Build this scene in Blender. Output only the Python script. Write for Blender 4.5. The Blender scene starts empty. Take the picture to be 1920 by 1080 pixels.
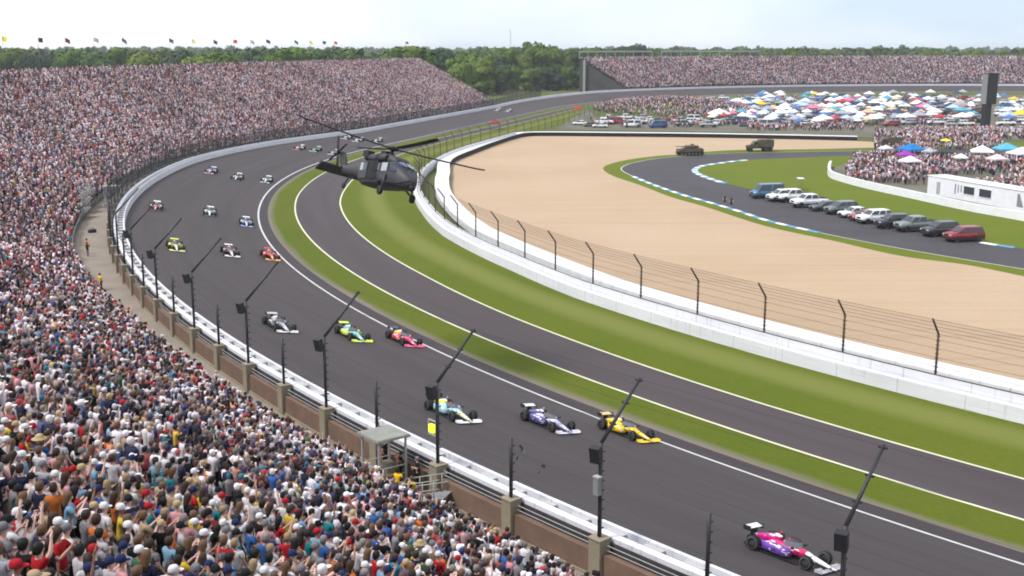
import bpy, bmesh, math, random
import numpy as np
from mathutils import Vector, Matrix, noise

random.seed(7); RNG = np.random.default_rng(7)
SC = bpy.context.scene
COL = SC.collection
R_ = math.radians

# ------------------------------------------------------------ camera, sky, sun
FPX, YH, HC = 2150.0, 88.0, 26.0            # focal length in photo pixels, horizon row, camera height
PITCH = math.atan((540 - YH) / FPX)
cam_d = bpy.data.cameras.new('camera'); cam = bpy.data.objects.new('camera', cam_d); COL.objects.link(cam)
cam.location = (0, 0, HC); cam.rotation_euler = (R_(90) - PITCH, 0, 0)
cam_d.sensor_width = 36; cam_d.lens = 36 * FPX / 1920; cam_d.clip_end = 20000; cam_d.clip_start = .5
SC.camera = cam

CLOUD = 0.9
SUN_EL, SUN_AZ = 56, 250                     # degrees; azimuth clockwise from +Y
world = bpy.data.worlds.new('World'); SC.world = world; world.use_nodes = True
wn = world.node_tree.nodes; wl = world.node_tree.links
for n in list(wn): wn.remove(n)
w_out = wn.new('ShaderNodeOutputWorld'); w_bg = wn.new('ShaderNodeBackground'); w_sky = wn.new('ShaderNodeTexSky')
w_sky.sky_type = 'NISHITA'; w_sky.sun_disc = False
w_sky.sun_elevation = R_(SUN_EL); w_sky.sun_rotation = R_(SUN_AZ)
w_sky.altitude = 200; w_sky.air_density = 1.0; w_sky.dust_density = .7; w_sky.ozone_density = 2.0
# thin broken cloud veil over the clear sky: white where it is thick, pale blue where it is thin
w_mix = wn.new('ShaderNodeMixRGB'); w_mix.blend_type = 'MIX'; w_mix.inputs[0].default_value = .84
w_tc = wn.new('ShaderNodeTexCoord'); w_mp = wn.new('ShaderNodeMapping'); w_mp.inputs['Location'].default_value = (CLOUD, 0, 0); w_mp.inputs['Scale'].default_value = (1, 1, 2.5)
w_no = wn.new('ShaderNodeTexNoise'); w_no.inputs['Scale'].default_value = 1.1; w_no.inputs['Detail'].default_value = 5; w_no.inputs['Roughness'].default_value = .5
w_mr = wn.new('ShaderNodeMapRange'); w_mr.inputs[1].default_value = .40; w_mr.inputs[2].default_value = .58
w_cl = wn.new('ShaderNodeMixRGB'); w_cl.inputs[1].default_value = (3.15, 3.85, 4.85, 1); w_cl.inputs[2].default_value = (6.3, 6.3, 6.3, 1)
wl.new(w_tc.outputs['Generated'], w_mp.inputs[0]); wl.new(w_mp.outputs[0], w_no.inputs['Vector']); wl.new(w_no.outputs['Fac'], w_mr.inputs[0]); wl.new(w_mr.outputs[0], w_cl.inputs[0])
wl.new(w_sky.outputs[0], w_mix.inputs[1]); wl.new(w_cl.outputs[0], w_mix.inputs[2]); wl.new(w_mix.outputs[0], w_bg.inputs['Color'])
w_bg.inputs['Strength'].default_value = .12
wl.new(w_bg.outputs[0], w_out.inputs['Surface'])

sun_d = bpy.data.lights.new('sun', 'SUN'); sun = bpy.data.objects.new('sun', sun_d); COL.objects.link(sun)
sun_d.energy = 2.2; sun_d.angle = R_(14); sun_d.color = (1, .965, .92)
_az, _el = R_(SUN_AZ), R_(SUN_EL)
sun.rotation_euler = Vector((-math.sin(_az) * math.cos(_el), -math.cos(_az) * math.cos(_el), -math.sin(_el))).to_track_quat('-Z', 'Y').to_euler()
sun.location = (-100, -200, 300)

SC.view_settings.view_transform = 'Standard'; SC.view_settings.look = 'None'
SC.view_settings.gamma = 1; SC.view_settings.use_curve_mapping = False
SC.view_settings.exposure = 0.8
SC.render.resolution_x = 1024; SC.render.resolution_y = 576
try:
    SC.cycles.max_bounces = 5; SC.cycles.transparent_max_bounces = 14; SC.cycles.diffuse_bounces = 2
    SC.cycles.pixel_filter_type = 'BLACKMAN_HARRIS'; SC.cycles.filter_width = 1.9
    SC.cycles.glossy_bounces = 2; SC.cycles.transmission_bounces = 3
except Exception: pass

# ------------------------------------------------------------ pixel <-> world (used once, to survey the place)
CP, SP = math.cos(PITCH), math.sin(PITCH)
def ground(px, py, z=0.0):
    x = (px - 960) / FPX; y = (540 - py) / FPX
    t = (z - HC) / (-SP + y * CP)
    return Vector((x * t, (CP + y * SP) * t, z))
def proj(p):
    Z = p[2] - HC; d = p[1] * CP - Z * SP; u = p[1] * SP + Z * CP
    if d < .1: return (-9999, -9999, d)
    return (960 + FPX * p[0] / d, 540 - FPX * u / d, d)

# ------------------------------------------------------------ track reference line (white inner line): arc, chute, arc
CX, CY, RT = 214.5, 234.5, 260.3
TH0, TH1, LCH = R_(262), R_(165), 200.0
S_ARC = (TH0 - TH1) * RT
_e = np.array([CX + RT * math.cos(TH1), CY + RT * math.sin(TH1)])
_t = np.array([math.sin(TH1), -math.cos(TH1)]); _n = np.array([math.cos(TH1), math.sin(TH1)])
_e2 = _e + _t * LCH; RT2 = 262.0; _c2 = _e2 - _n * RT2
def path_np(s):
    s = np.asarray(s, float)
    th = np.where(s < S_ARC, TH0 - s / RT, TH1); th = np.where(s >= S_ARC + LCH, TH1 - (s - S_ARC - LCH) / RT2, th)
    n = np.stack([np.cos(th), np.sin(th)], -1)
    a = np.array([CX, CY]) + RT * n
    b = _e + (s - S_ARC)[..., None] * _t
    c = _c2 + RT2 * n
    p = np.where((s < S_ARC)[..., None], a, np.where((s < S_ARC + LCH)[..., None], b, c))
    return p, n
def P(s, d, z=0.0):
    p, n = path_np(np.array([s])); q = p[0] + n[0] * d
    return Vector((q[0], q[1], z))
def N(s):
    p, n = path_np(np.array([s])); return Vector((n[0][0], n[0][1], 0))
def T(s):            # direction of increasing s
    n = N(s); return Vector((n.y, -n.x, 0))
def rise(s):         # height of the outer edge of the banked track
    return np.interp(s, [0, 370, 480, 630, 740, 1300], [2.9, 2.9, .9, .9, 2.9, 2.9])
_ss = np.arange(0, 1250, .5); _pp, _nn = path_np(_ss)
def sd(v):           # world point -> (s, d)
    q = np.array([v[0], v[1]]); k = int(np.argmin(((q - _pp) ** 2).sum(1)))
    return _ss[k], float(((q - _pp[k]) * _nn[k]).sum())
TRACK_W = 18.3
def dA(s): return np.interp(s, [0, 340, 400, 1300], [-5.6, -5.7, -6.4, -6.4])
def dB(s): return np.interp(s, [0, 200, 236, 260, 330, 354, 400, 432, 473, 550, 1300], [-11.9, -11.9, -12.2, -12.8, -13.2, -13.8, -14.1, -13, -11.6, -12, -12])
def dIW(s): return np.interp(s, [0, 240, 258, 288, 314, 350, 400, 440, 520, 1300], [-22.2, -22.3, -23.2, -23.8, -25.4, -26.6, -27.1, -27, -27, -27])

# ------------------------------------------------------------ mesh builder
def lin(r, g, b):
    f = lambda v: (v / 255) / 12.92 if v <= 10 else ((v / 255 + .055) / 1.055) ** 2.4
    return (f(r), f(g), f(b), 1)

class MB:
    def __init__(s): s.v = []; s.f = []; s.smooth = []
    def quadgrid(s, rows, closed=False, smooth=True, cap=False):
        n = len(rows[0]); b = len(s.v)
        for r in rows: s.v.extend([tuple(p) for p in r])
        for i in range(len(rows) - 1):
            for j in range(n if closed else n - 1):
                k = (j + 1) % n
                s.f.append((b + i * n + j, b + i * n + k, b + (i + 1) * n + k, b + (i + 1) * n + j)); s.smooth.append(smooth)
        if cap:
            s.f.append(tuple(b + j for j in reversed(range(n)))); s.smooth.append(False)
            e = b + (len(rows) - 1) * n
            s.f.append(tuple(e + j for j in range(n))); s.smooth.append(False)
        return s
    def box(s, c, h, rz=0, M=None):
        b = len(s.v); cz, sz = math.cos(rz), math.sin(rz)
        for z in (-1, 1):
            for x, y in ((-1, -1), (1, -1), (1, 1), (-1, 1)):
                p = Vector((x * h[0] * cz - y * h[1] * sz, x * h[0] * sz + y * h[1] * cz, z * h[2]))
                if M is not None: p = M @ p
                s.v.append((c[0] + p.x, c[1] + p.y, c[2] + p.z))
        for q in ((0, 3, 2, 1), (4, 5, 6, 7), (0, 1, 5, 4), (1, 2, 6, 5), (2, 3, 7, 6), (3, 0, 4, 7)):
            s.f.append(tuple(b + i for i in q)); s.smooth.append(False)
        return s
    def tube(s, pts, r, n=6, cap=True, smooth=True):
        pts = [Vector(p) for p in pts]; rr = r if isinstance(r, (list, tuple)) else [r] * len(pts)
        rows = []; up = None
        for i, p in enumerate(pts):
            t = (pts[min(i + 1, len(pts) - 1)] - pts[max(i - 1, 0)]).normalized()
            a = Vector((0, 0, 1)) if abs(t.z) < .95 else Vector((1, 0, 0))
            u = t.cross(a).normalized(); w = u.cross(t)
            rows.append([p + (u * math.cos(k * 2 * math.pi / n) + w * math.sin(k * 2 * math.pi / n)) * rr[i] for k in range(n)])
        return s.quadgrid(rows, True, smooth, cap)
    def lathe(s, prof, c=(0, 0, 0), n=16, axis='z', closed=False):
        rows = []
        for r, h in prof:
            ring = []
            for k in range(n):
                a = 2 * math.pi * k / n; x, y = r * math.cos(a), r * math.sin(a)
                p = (x, y, h) if axis == 'z' else ((x, h, y) if axis == 'y' else (h, x, y))
                ring.append((c[0] + p[0], c[1] + p[1], c[2] + p[2]))
            rows.append(ring)
        if closed: rows.append(rows[0])
        return s.quadgrid(rows, True, True, not closed)
    def ell(s, c, r, nu=8, nv=6):
        rows = []
        for i in range(nv + 1):
            a = -math.pi / 2 + math.pi * (i * .98 + nv * .01) / nv
            rows.append([(c[0] + r[0] * math.cos(a) * math.cos(2 * math.pi * k / nu), c[1] + r[1] * math.cos(a) * math.sin(2 * math.pi * k / nu), c[2] + r[2] * math.sin(a)) for k in range(nu)])
        return s.quadgrid(rows, True, True, True)
    def poly(s, pts):
        b = len(s.v); s.v.extend([tuple(p) for p in pts]); s.f.append(tuple(range(b, b + len(pts)))); s.smooth.append(False); return s
    def prism(s, pts, z0, z1):      # vertical prism over a closed outline (x, y)
        rows = [[(x, y, z0) for x, y in pts], [(x, y, z1) for x, y in pts]]
        return s.quadgrid(rows, True, False, True)
    def extrude(s, prof, y0, y1, bev=0):   # side profile (x, z) extruded along y
        rows = []
        ys = [(y0, 1), (y1, 1)] if not bev else [(y0, .0), (y0 + bev, 1), (y1 - bev, 1), (y1, .0)]
        cx = sum(p[0] for p in prof) / len(prof); cz = sum(p[1] for p in prof) / len(prof)
        for y, k in ys:
            f = 1 if k else 1 - bev * .6
            rows.append([(cx + (x - cx) * f, y, cz + (z - cz) * f) for x, z in prof])
        return s.quadgrid(rows, True, bool(bev), True)
    def mesh(s, name):
        me = bpy.data.meshes.new(name); me.from_pydata(s.v, [], s.f)
        me.polygons.foreach_set('use_smooth', s.smooth); me.update(); return me
    def build(s, name, mat, parent=None, **kw):
        return add(name, s.mesh(name), mat, parent, **kw)

def add(name, me, mat=None, parent=None, loc=None, rot=None, color=None):
    o = bpy.data.objects.new(name, me); COL.objects.link(o)
    if mat is not None and me is not None and not me.materials: me.materials.append(mat)
    if parent is not None: o.parent = parent
    if loc is not None: o.location = loc
    if rot is not None: o.rotation_euler = rot
    if color is not None: o.color = color
    return o
def empty(name, loc=(0, 0, 0), rz=0, rot=None):
    o = bpy.data.objects.new(name, None); COL.objects.link(o); o.location = loc
    o.rotation_euler = rot if rot is not None else (0, 0, rz); o.empty_display_size = .3; return o
def tag(o, label, cat, group=None):
    o['label'] = label; o['category'] = cat
    if group: o['group'] = group
    return o
def struct(o): o['kind'] = 'structure'; return o
def stuff(o): o['kind'] = 'stuff'; return o
KIDS = {}
def copy_tree(o, parent=None):
    c = o.copy(); COL.objects.link(c)
    if parent is not None: c.parent = parent
    for ch in o.children: copy_tree(ch, c)
    return c
ORD = ['first','second','third','fourth','fifth','sixth','seventh','eighth','ninth','tenth','eleventh','twelfth','thirteenth','fourteenth','fifteenth','sixteenth','seventeenth','eighteenth','nineteenth','twentieth']
TENS = {2: 'twenty', 3: 'thirty', 4: 'forty', 5: 'fifty', 6: 'sixty', 7: 'seventy', 8: 'eighty', 9: 'ninety'}
def ordinal(i):
    if i < 20: return ORD[i]
    n = i + 1
    if n > 99: return 'hundred and ' + ordinal(n - 101)
    return (TENS[n // 10] + '-' + ORD[n % 10 - 1]) if n % 10 else TENS[n // 10][:-1] + 'ieth'
def uniq(objs, fmt='{}, {} from the left'):
    by = {}
    for o in objs: by.setdefault(o['label'], []).append(o)
    for lab, L in by.items():
        if len(L) > 1:
            L.sort(key=lambda o: proj(o.location)[0])
            for i, o in enumerate(L): o['label'] = fmt.format(lab, ordinal(i))

# ------------------------------------------------------------ materials
def pmat(name, col, rough=.7, var=.12, scale=2.0, col2=None, coord='Object', stretch=(1, 1, 1), spec=.3, metal=0, bump=0, detail=5, alpha=None, ramp=(.3, .7)):
    m = bpy.data.materials.new(name); m.use_nodes = True; nt = m.node_tree; n = nt.nodes; L = nt.links
    b = n['Principled BSDF']; b.inputs['Roughness'].default_value = rough; b.inputs['Metallic'].default_value = metal
    b.inputs['Specular IOR Level'].default_value = spec
    tc = n.new('ShaderNodeTexCoord'); mp = n.new('ShaderNodeMapping'); mp.inputs['Scale'].default_value = stretch
    L.new(tc.outputs[coord], mp.inputs[0])
    no = n.new('ShaderNodeTexNoise'); no.inputs['Scale'].default_value = scale; no.inputs['Detail'].default_value = detail
    no.inputs['Roughness'].default_value = .62; L.new(mp.outputs[0], no.inputs['Vector'])
    mr = n.new('ShaderNodeMapRange'); mr.inputs[1].default_value = ramp[0]; mr.inputs[2].default_value = ramp[1]; L.new(no.outputs['Fac'], mr.inputs[0])
    mx = n.new('ShaderNodeMixRGB'); L.new(mr.outputs[0], mx.inputs[0])
    c2 = col2 or tuple(min(1, c * (1 + var)) for c in col[:3]) + (1,)
    c1 = col if col2 else tuple(c * (1 - var) for c in col[:3]) + (1,)
    mx.inputs[1].default_value = c1; mx.inputs[2].default_value = c2
    L.new(mx.outputs[0], b.inputs['Base Color'])
    if bump:
        bp = n.new('ShaderNodeBump'); bp.inputs['Strength'].default_value = bump; L.new(no.outputs['Fac'], bp.inputs['Height']); L.new(bp.outputs[0], b.inputs['Normal'])
    if alpha is not None: b.inputs['Alpha'].default_value = alpha
    m['mix'] = mx.name
    return m
def ocol(name, rough=.6, var=.1, scale=8, spec=.4, metal=0, coat=0):
    m = pmat(name, (1, 1, 1, 1), rough, var, scale, spec=spec, metal=metal)
    nt = m.node_tree; n = nt.nodes; L = nt.links; b = n['Principled BSDF']
    mx = n[m['mix']]; mx.inputs[1].default_value = (1 - var * 2,) * 3 + (1,); mx.inputs[2].default_value = (1, 1, 1, 1)
    oi = n.new('ShaderNodeObjectInfo'); mu = n.new('ShaderNodeMixRGB'); mu.blend_type = 'MULTIPLY'; mu.inputs[0].default_value = 1
    L.new(oi.outputs['Color'], mu.inputs[1]); L.new(mx.outputs[0], mu.inputs[2]); L.new(mu.outputs[0], b.inputs['Base Color'])
    if coat: b.inputs['Coat Weight'].default_value = coat; b.inputs['Coat Roughness'].default_value = .08
    return m
def vcol(name, rough=.8):
    m = bpy.data.materials.new(name); m.use_nodes = True; nt = m.node_tree; b = nt.nodes['Principled BSDF']
    at = nt.nodes.new('ShaderNodeAttribute'); at.attribute_name = 'tint'
    nt.links.new(at.outputs['Color'], b.inputs['Base Color']); b.inputs['Roughness'].default_value = rough; b.inputs['Specular IOR Level'].default_value = .2
    return m
# ============================================================ materials of the setting
M = {}
M['asphalt'] = pmat('track_asphalt', (.0605, .0495, .0515, 1), .8, .14, .5, coord='UV', stretch=(.05, 1.1, 1), spec=.25, detail=8)
M['apron'] = pmat('apron_asphalt', (.044, .036, .039, 1), .85, .15, .8, coord='UV', stretch=(.1, 1, 1), detail=8)
M['lane'] = pmat('lane_asphalt', (.0625, .0495, .0525, 1), .85, .13, .45, coord='UV', stretch=(.06, .9, 1), detail=8)
M['road'] = pmat('road_asphalt', (.058, .052, .058, 1), .85, .16, .12, detail=8)
M['white'] = pmat('white_paint', (.74, .74, .76, 1), .5, .07, .8, detail=6)
M['wallwhite'] = pmat('white_wall_paint', (.70, .70, .74, 1), .45, .08, .25, coord='UV', stretch=(.4, 3, 1), detail=7)
M['line'] = pmat('white_line_paint', (.55, .54, .53, 1), .7, .12, .7, detail=6)
M['yline'] = pmat('cream_line_paint', (.62, .60, .43, 1), .7, .12, .7, detail=6)
M['gravel'] = pmat('gravel_stones', (.395, .283, .187, 1), .95, .0, .035, col2=(.44, .325, .222, 1), detail=12, spec=.1)
M['dirt'] = pmat('infield_dirt', (.10, .10, .07, 1), .95, .3, .05, col2=(.17, .155, .125, 1), detail=10, spec=.1)
M['field'] = pmat('rough_grass', (.06, .085, .022, 1), .95, .3, .02, col2=(.12, .13, .045, 1), detail=10, spec=.1)
M['concrete'] = pmat('walkway_concrete', (.235, .20, .165, 1), .9, .14, .35, detail=9, spec=.2)
M['tan'] = pmat('pillar_concrete', (.25, .215, .155, 1), .9, .16, 1.2, detail=8, spec=.2)
M['brown'] = pmat('brown_wall_paint', (.165, .105, .078, 1), .85, .18, .9, detail=9, spec=.2)
M['dark'] = pmat('dark_steel', (.022, .021, .026, 1), .55, .2, 3, spec=.4)
M['post'] = pmat('fence_steel', (.03, .028, .034, 1), .5, .2, 3, spec=.4)
M['rust'] = pmat('brown_fence_steel', (.075, .047, .035, 1), .65, .25, 3, spec=.3)
M['grey'] = pmat('grey_steel', (.22, .22, .225, 1), .6, .14, 2)
M['steelgrey'] = pmat('bracket_grey', (.1, .1, .1, 1), .6, .2, 3)
M['galv'] = pmat('galvanised_steel', (.36, .365, .35, 1), .55, .12, 2)
M['alu'] = pmat('bench_aluminium', (.30, .30, .31, 1), .5, .14, 1.5)
M['tyre'] = pmat('tyre_rubber', (.016, .016, .017, 1), .8, .2, 6, spec=.25)

def grass_mat(name, stripes, dust, gain=1.0):
    m = bpy.data.materials.new(name); m.use_nodes = True; nt = m.node_tree; n = nt.nodes; L = nt.links; b = n['Principled BSDF']
    b.inputs['Roughness'].default_value = .95; b.inputs['Specular IOR Level'].default_value = .08
    tc = n.new('ShaderNodeTexCoord')
    def noise_(scale, stretch=(1, 1, 1), detail=8, src='Object'):
        mp = n.new('ShaderNodeMapping'); mp.inputs['Scale'].default_value = stretch; L.new(tc.outputs[src], mp.inputs[0])
        no = n.new('ShaderNodeTexNoise'); no.inputs['Scale'].default_value = scale; no.inputs['Detail'].default_value = detail; no.inputs['Roughness'].default_value = .65
        L.new(mp.outputs[0], no.inputs['Vector']); return no.outputs['Fac']
    def mixc(fac, a, c):
        x = n.new('ShaderNodeMixRGB'); L.new(fac, x.inputs[0])
        for k, q in ((1, a), (2, c)):
            if isinstance(q, tuple): x.inputs[k].default_value = tuple(v * gain for v in q[:3]) + (1,)
            else: L.new(q, x.inputs[k])
        return x.outputs[0]
    def mapr(v, a, c, lo=0., hi=1.):
        r = n.new('ShaderNodeMapRange'); r.inputs[1].default_value = a; r.inputs[2].default_value = c; r.inputs[3].default_value = lo; r.inputs[4].default_value = hi; L.new(v, r.inputs[0]); return r.outputs[0]
    big = noise_(.045); fine = noise_(2.2, detail=6)
    c = mixc(mapr(big, .35, .65), (.084, .112, .011, 1), (.108, .122, .014, 1))
    c = mixc(mapr(fine, .3, .75, 0, .6), c, (.058, .086, .009, 1))
    mid = noise_(.5, detail=9); c = mixc(mapr(mid, .52, .74, 0, .5), c, (.115, .112, .022, 1))
    if stripes:
        sp = n.new('ShaderNodeSeparateXYZ'); L.new(tc.outputs['UV'], sp.inputs[0])
        wob = noise_(.05, (.15, 1, 1), 3, 'UV')
        ad = n.new('ShaderNodeMath'); ad.operation = 'MULTIPLY_ADD'; L.new(wob, ad.inputs[0]); ad.inputs[1].default_value = 1.6; L.new(sp.outputs['Y'], ad.inputs[2])
        sub = n.new('ShaderNodeMath'); sub.operation = 'DIVIDE'; L.new(ad.outputs[0], sub.inputs[0]); sub.inputs[1].default_value = stripes
        si = n.new('ShaderNodeMath'); si.operation = 'SINE'; L.new(sub.outputs[0], si.inputs[0])
        c = mixc(mapr(si.outputs[0], -.1, .95, 0, .62), c, (.168, .178, .052, 1))
    if dust is not None:
        sp = n.new('ShaderNodeSeparateXYZ'); L.new(tc.outputs['UV'], sp.inputs[0])
        wob = noise_(.35, (.12, 1.5, 1), 5, 'UV')
        ad = n.new('ShaderNodeMath'); ad.operation = 'MULTIPLY_ADD'; L.new(wob, ad.inputs[0]); ad.inputs[1].default_value = 1.6; L.new(sp.outputs['Y'], ad.inputs[2])
        c = mixc(mapr(ad.outputs[0], dust, dust + 1.1, 0, .92), c, (.185, .155, .135, 1))
    L.new(c, b.inputs['Base Color'])
    return m
def scuffed(m, joint):      # panel joints, rain streaks and tyre scuffs on painted walls
    nt = m.node_tree; n = nt.nodes; L = nt.links; b = n['Principled BSDF']; src = b.inputs['Base Color'].links[0].from_socket
    tc = n.new('ShaderNodeTexCoord'); sp = n.new('ShaderNodeSeparateXYZ'); L.new(tc.outputs['UV'], sp.inputs[0])
    def mth(op, a, v): x = n.new('ShaderNodeMath'); x.operation = op; L.new(a, x.inputs[0]); x.inputs[1].default_value = v; return x.outputs[0]
    j = mth('LESS_THAN', mth('MODULO', sp.outputs['X'], joint), .09); j = mth('MULTIPLY', j, .3)
    for (st, lo, hi, amt) in (((1.6, .12, 1), .58, .75, .35), ((.12, 7, 1), .60, .72, .42)):
        mp = n.new('ShaderNodeMapping'); mp.inputs['Scale'].default_value = st; L.new(tc.outputs['UV'], mp.inputs[0]); no = n.new('ShaderNodeTexNoise'); no.inputs['Scale'].default_value = 1.4; no.inputs['Detail'].default_value = 6; L.new(mp.outputs[0], no.inputs['Vector'])
        mr = n.new('ShaderNodeMapRange'); mr.inputs[1].default_value = lo; mr.inputs[2].default_value = hi; mr.inputs[4].default_value = amt; L.new(no.outputs['Fac'], mr.inputs[0])
        mx = n.new('ShaderNodeMixRGB'); L.new(mr.outputs[0], mx.inputs[0]); L.new(src, mx.inputs[1]); mx.inputs[2].default_value = (.2, .19, .185, 1); src = mx.outputs[0]
    mx = n.new('ShaderNodeMixRGB'); L.new(j, mx.inputs[0]); L.new(src, mx.inputs[1]); mx.inputs[2].default_value = (.12, .12, .12, 1); L.new(mx.outputs[0], b.inputs['Base Color'])
scuffed(M['wallwhite'], 6.1)
def rubbered(m, bands, amt):      # darker driving groove, paving seams, stray tyre marks
    nt = m.node_tree; n = nt.nodes; L = nt.links; b = n['Principled BSDF']; src = b.inputs['Base Color'].links[0].from_socket
    tc = n.new('ShaderNodeTexCoord'); sp = n.new('ShaderNodeSeparateXYZ'); L.new(tc.outputs['UV'], sp.inputs[0])
    def mr_(v, a, c, hi): r = n.new('ShaderNodeMapRange'); r.inputs[1].default_value = a; r.inputs[2].default_value = c; r.inputs[4].default_value = hi; L.new(v, r.inputs[0]); return r.outputs[0]
    def mth(op, a, v): x = n.new('ShaderNodeMath'); x.operation = op; L.new(a, x.inputs[0]); x.inputs[1].default_value = v; return x.outputs[0]
    def dark(f, c):
        nonlocal src
        x = n.new('ShaderNodeMixRGB'); L.new(f, x.inputs[0]); L.new(src, x.inputs[1]); x.inputs[2].default_value = c; src = x.outputs[0]
    mp = n.new('ShaderNodeMapping'); mp.inputs['Scale'].default_value = (.012, .5, 1); L.new(tc.outputs['UV'], mp.inputs[0]); no = n.new('ShaderNodeTexNoise'); no.inputs['Scale'].default_value = 1; no.inputs['Detail'].default_value = 4; L.new(mp.outputs[0], no.inputs['Vector'])
    for c, w in bands:
        ab = mth('ABSOLUTE', mth('SUBTRACT', sp.outputs['Y'], c), 0); dark(mr_(ab, w, w * .2, amt), (.03, .026, .028, 1))
    dark(mr_(no.outputs['Fac'], .5, .72, .16), (.03, .027, .028, 1))
    mp = n.new('ShaderNodeMapping'); mp.inputs['Scale'].default_value = (.006, 3.2, 1); L.new(tc.outputs['UV'], mp.inputs[0]); n2 = n.new('ShaderNodeTexNoise'); n2.inputs['Scale'].default_value = 1; n2.inputs['Detail'].default_value = 3; L.new(mp.outputs[0], n2.inputs['Vector'])
    dark(mr_(n2.outputs['Fac'], .62, .70, .35), (.022, .02, .021, 1))
    dark(mth('MULTIPLY', mth('LESS_THAN', mth('MODULO', mth('ADD', sp.outputs['Y'], 40.4), 4.6), .045), .45), (.02, .018, .02, 1))
    L.new(src, b.inputs['Base Color'])
rubbered(M['asphalt'], [(5.5, 4.5), (12.5, 3.0)], .13); rubbered(M['lane'], [(-9, 3)], .08)
def raked(m):      # faint rake lines and wheel ruts in the gravel
    nt = m.node_tree; n = nt.nodes; L = nt.links; b = n['Principled BSDF']; src = b.inputs['Base Color'].links[0].from_socket; tc = n.new('ShaderNodeTexCoord')
    for rot, st, sc, lo, hi, amt, c in ((.5, (.02, .9, 1), 1, .52, .66, .22, (.30, .215, .145, 1)), (-.35, (.015, .5, 1), 1.3, .56, .64, .25, (.29, .21, .15, 1)), (0, (1, 1, 1), 1.6, .55, .72, .3, (.27, .2, .14, 1)), (0, (1, 1, 1), .018, .45, .62, .22, (.46, .36, .27, 1))):
        mp = n.new('ShaderNodeMapping'); mp.inputs['Scale'].default_value = st; mp.inputs['Rotation'].default_value = (0, 0, rot); L.new(tc.outputs['Object'], mp.inputs[0])
        no = n.new('ShaderNodeTexNoise'); no.inputs['Scale'].default_value = sc; no.inputs['Detail'].default_value = 7; L.new(mp.outputs[0], no.inputs['Vector'])
        mr = n.new('ShaderNodeMapRange'); mr.inputs[1].default_value = lo; mr.inputs[2].default_value = hi; mr.inputs[4].default_value = amt; L.new(no.outputs['Fac'], mr.inputs[0])
        mx = n.new('ShaderNodeMixRGB'); L.new(mr.outputs[0], mx.inputs[0]); L.new(src, mx.inputs[1]); mx.inputs[2].default_value = c; src = mx.outputs[0]
    L.new(src, b.inputs['Base Color'])
raked(M['gravel'])
M['grassA'] = grass_mat('verge_grass', 0, -1.75)
M['grassB'] = grass_mat('mown_grass', 1.65, None, 1.08)
M['grassC'] = grass_mat('infield_lawn', 0, None, 1.28)

# ============================================================ ground and track surfaces
def strip(name, s0, s1, ds, f0, f1, nd, zf, mat, uv=True):
    s = np.arange(s0, s1 + ds * .5, ds); p, nr = path_np(s)
    a = np.array([f0(x) for x in s]); b = np.array([f1(x) for x in s])
    V = []; UV = []
    for j in range(nd + 1):
        d = a + (b - a) * j / nd
        z = np.array([zf(x, y) for x, y in zip(s, d)])
        V.append(np.c_[p + nr * d[:, None], z]); UV.append(np.c_[s, d])
    n = len(s); V = np.concatenate(V); UV = np.concatenate(UV)
    F = [(j * n + i, (j + 1) * n + i, (j + 1) * n + i + 1, j * n + i + 1) for j in range(nd) for i in range(n - 1)]
    me = bpy.data.meshes.new(name); me.from_pydata(V.tolist(), [], F)
    ul = me.uv_layers.new(name='UVMap'); li = np.zeros(len(me.loops), int); me.loops.foreach_get('vertex_index', li)
    ul.data.foreach_set('uv', UV[li].astype(np.float32).ravel())
    me.polygons.foreach_set('use_smooth', [True] * len(F)); me.update()
    return add(name, me, mat)
def zbank(s, d): return float(rise(s)) * max(0, d) / TRACK_W
k_ = lambda v: (lambda s: v)
g = MB().poly([(-9000, -3000, -.06), (9000, -3000, -.06), (9000, 14000, -.06), (-9000, 14000, -.06)]).build('ground', M['field']); struct(g)
S0, S1 = 70, 1150
struct(strip('race_track', S0, S1, 2.5, k_(0), k_(TRACK_W + .4), 8, lambda s, d: zbank(s, d) + .02, M['asphalt']))
struct(strip('track_edge_line', S0, S1, 2.5, k_(-.02), k_(.24), 1, lambda s, d: zbank(s, d) + .028, M['line']))
struct(strip('apron', S0, S1, 2.5, k_(-1.35), k_(0), 1, lambda s, d: .016, M['apron']))
struct(strip('verge', S0, S1, 2.5, dA, k_(-1.1), 2, lambda s, d: .008, M['grassA']))
struct(strip('service_lane', S0, S1, 2.5, dB, dA, 2, lambda s, d: .012, M['lane']))
struct(strip('lane_outer_line', S0, S1, 2.5, lambda s: dA(s) - .12, lambda s: dA(s) + .12, 1, lambda s, d: .022, M['yline']))
struct(strip('lane_inner_line', S0, S1, 2.5, lambda s: dB(s) - .12, lambda s: dB(s) + .12, 1, lambda s, d: .022, M['yline']))
struct(strip('mown_verge', S0, S1, 2.5, lambda s: dIW(s) - .3, dB, 3, lambda s, d: .006, M['grassB']))

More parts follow.
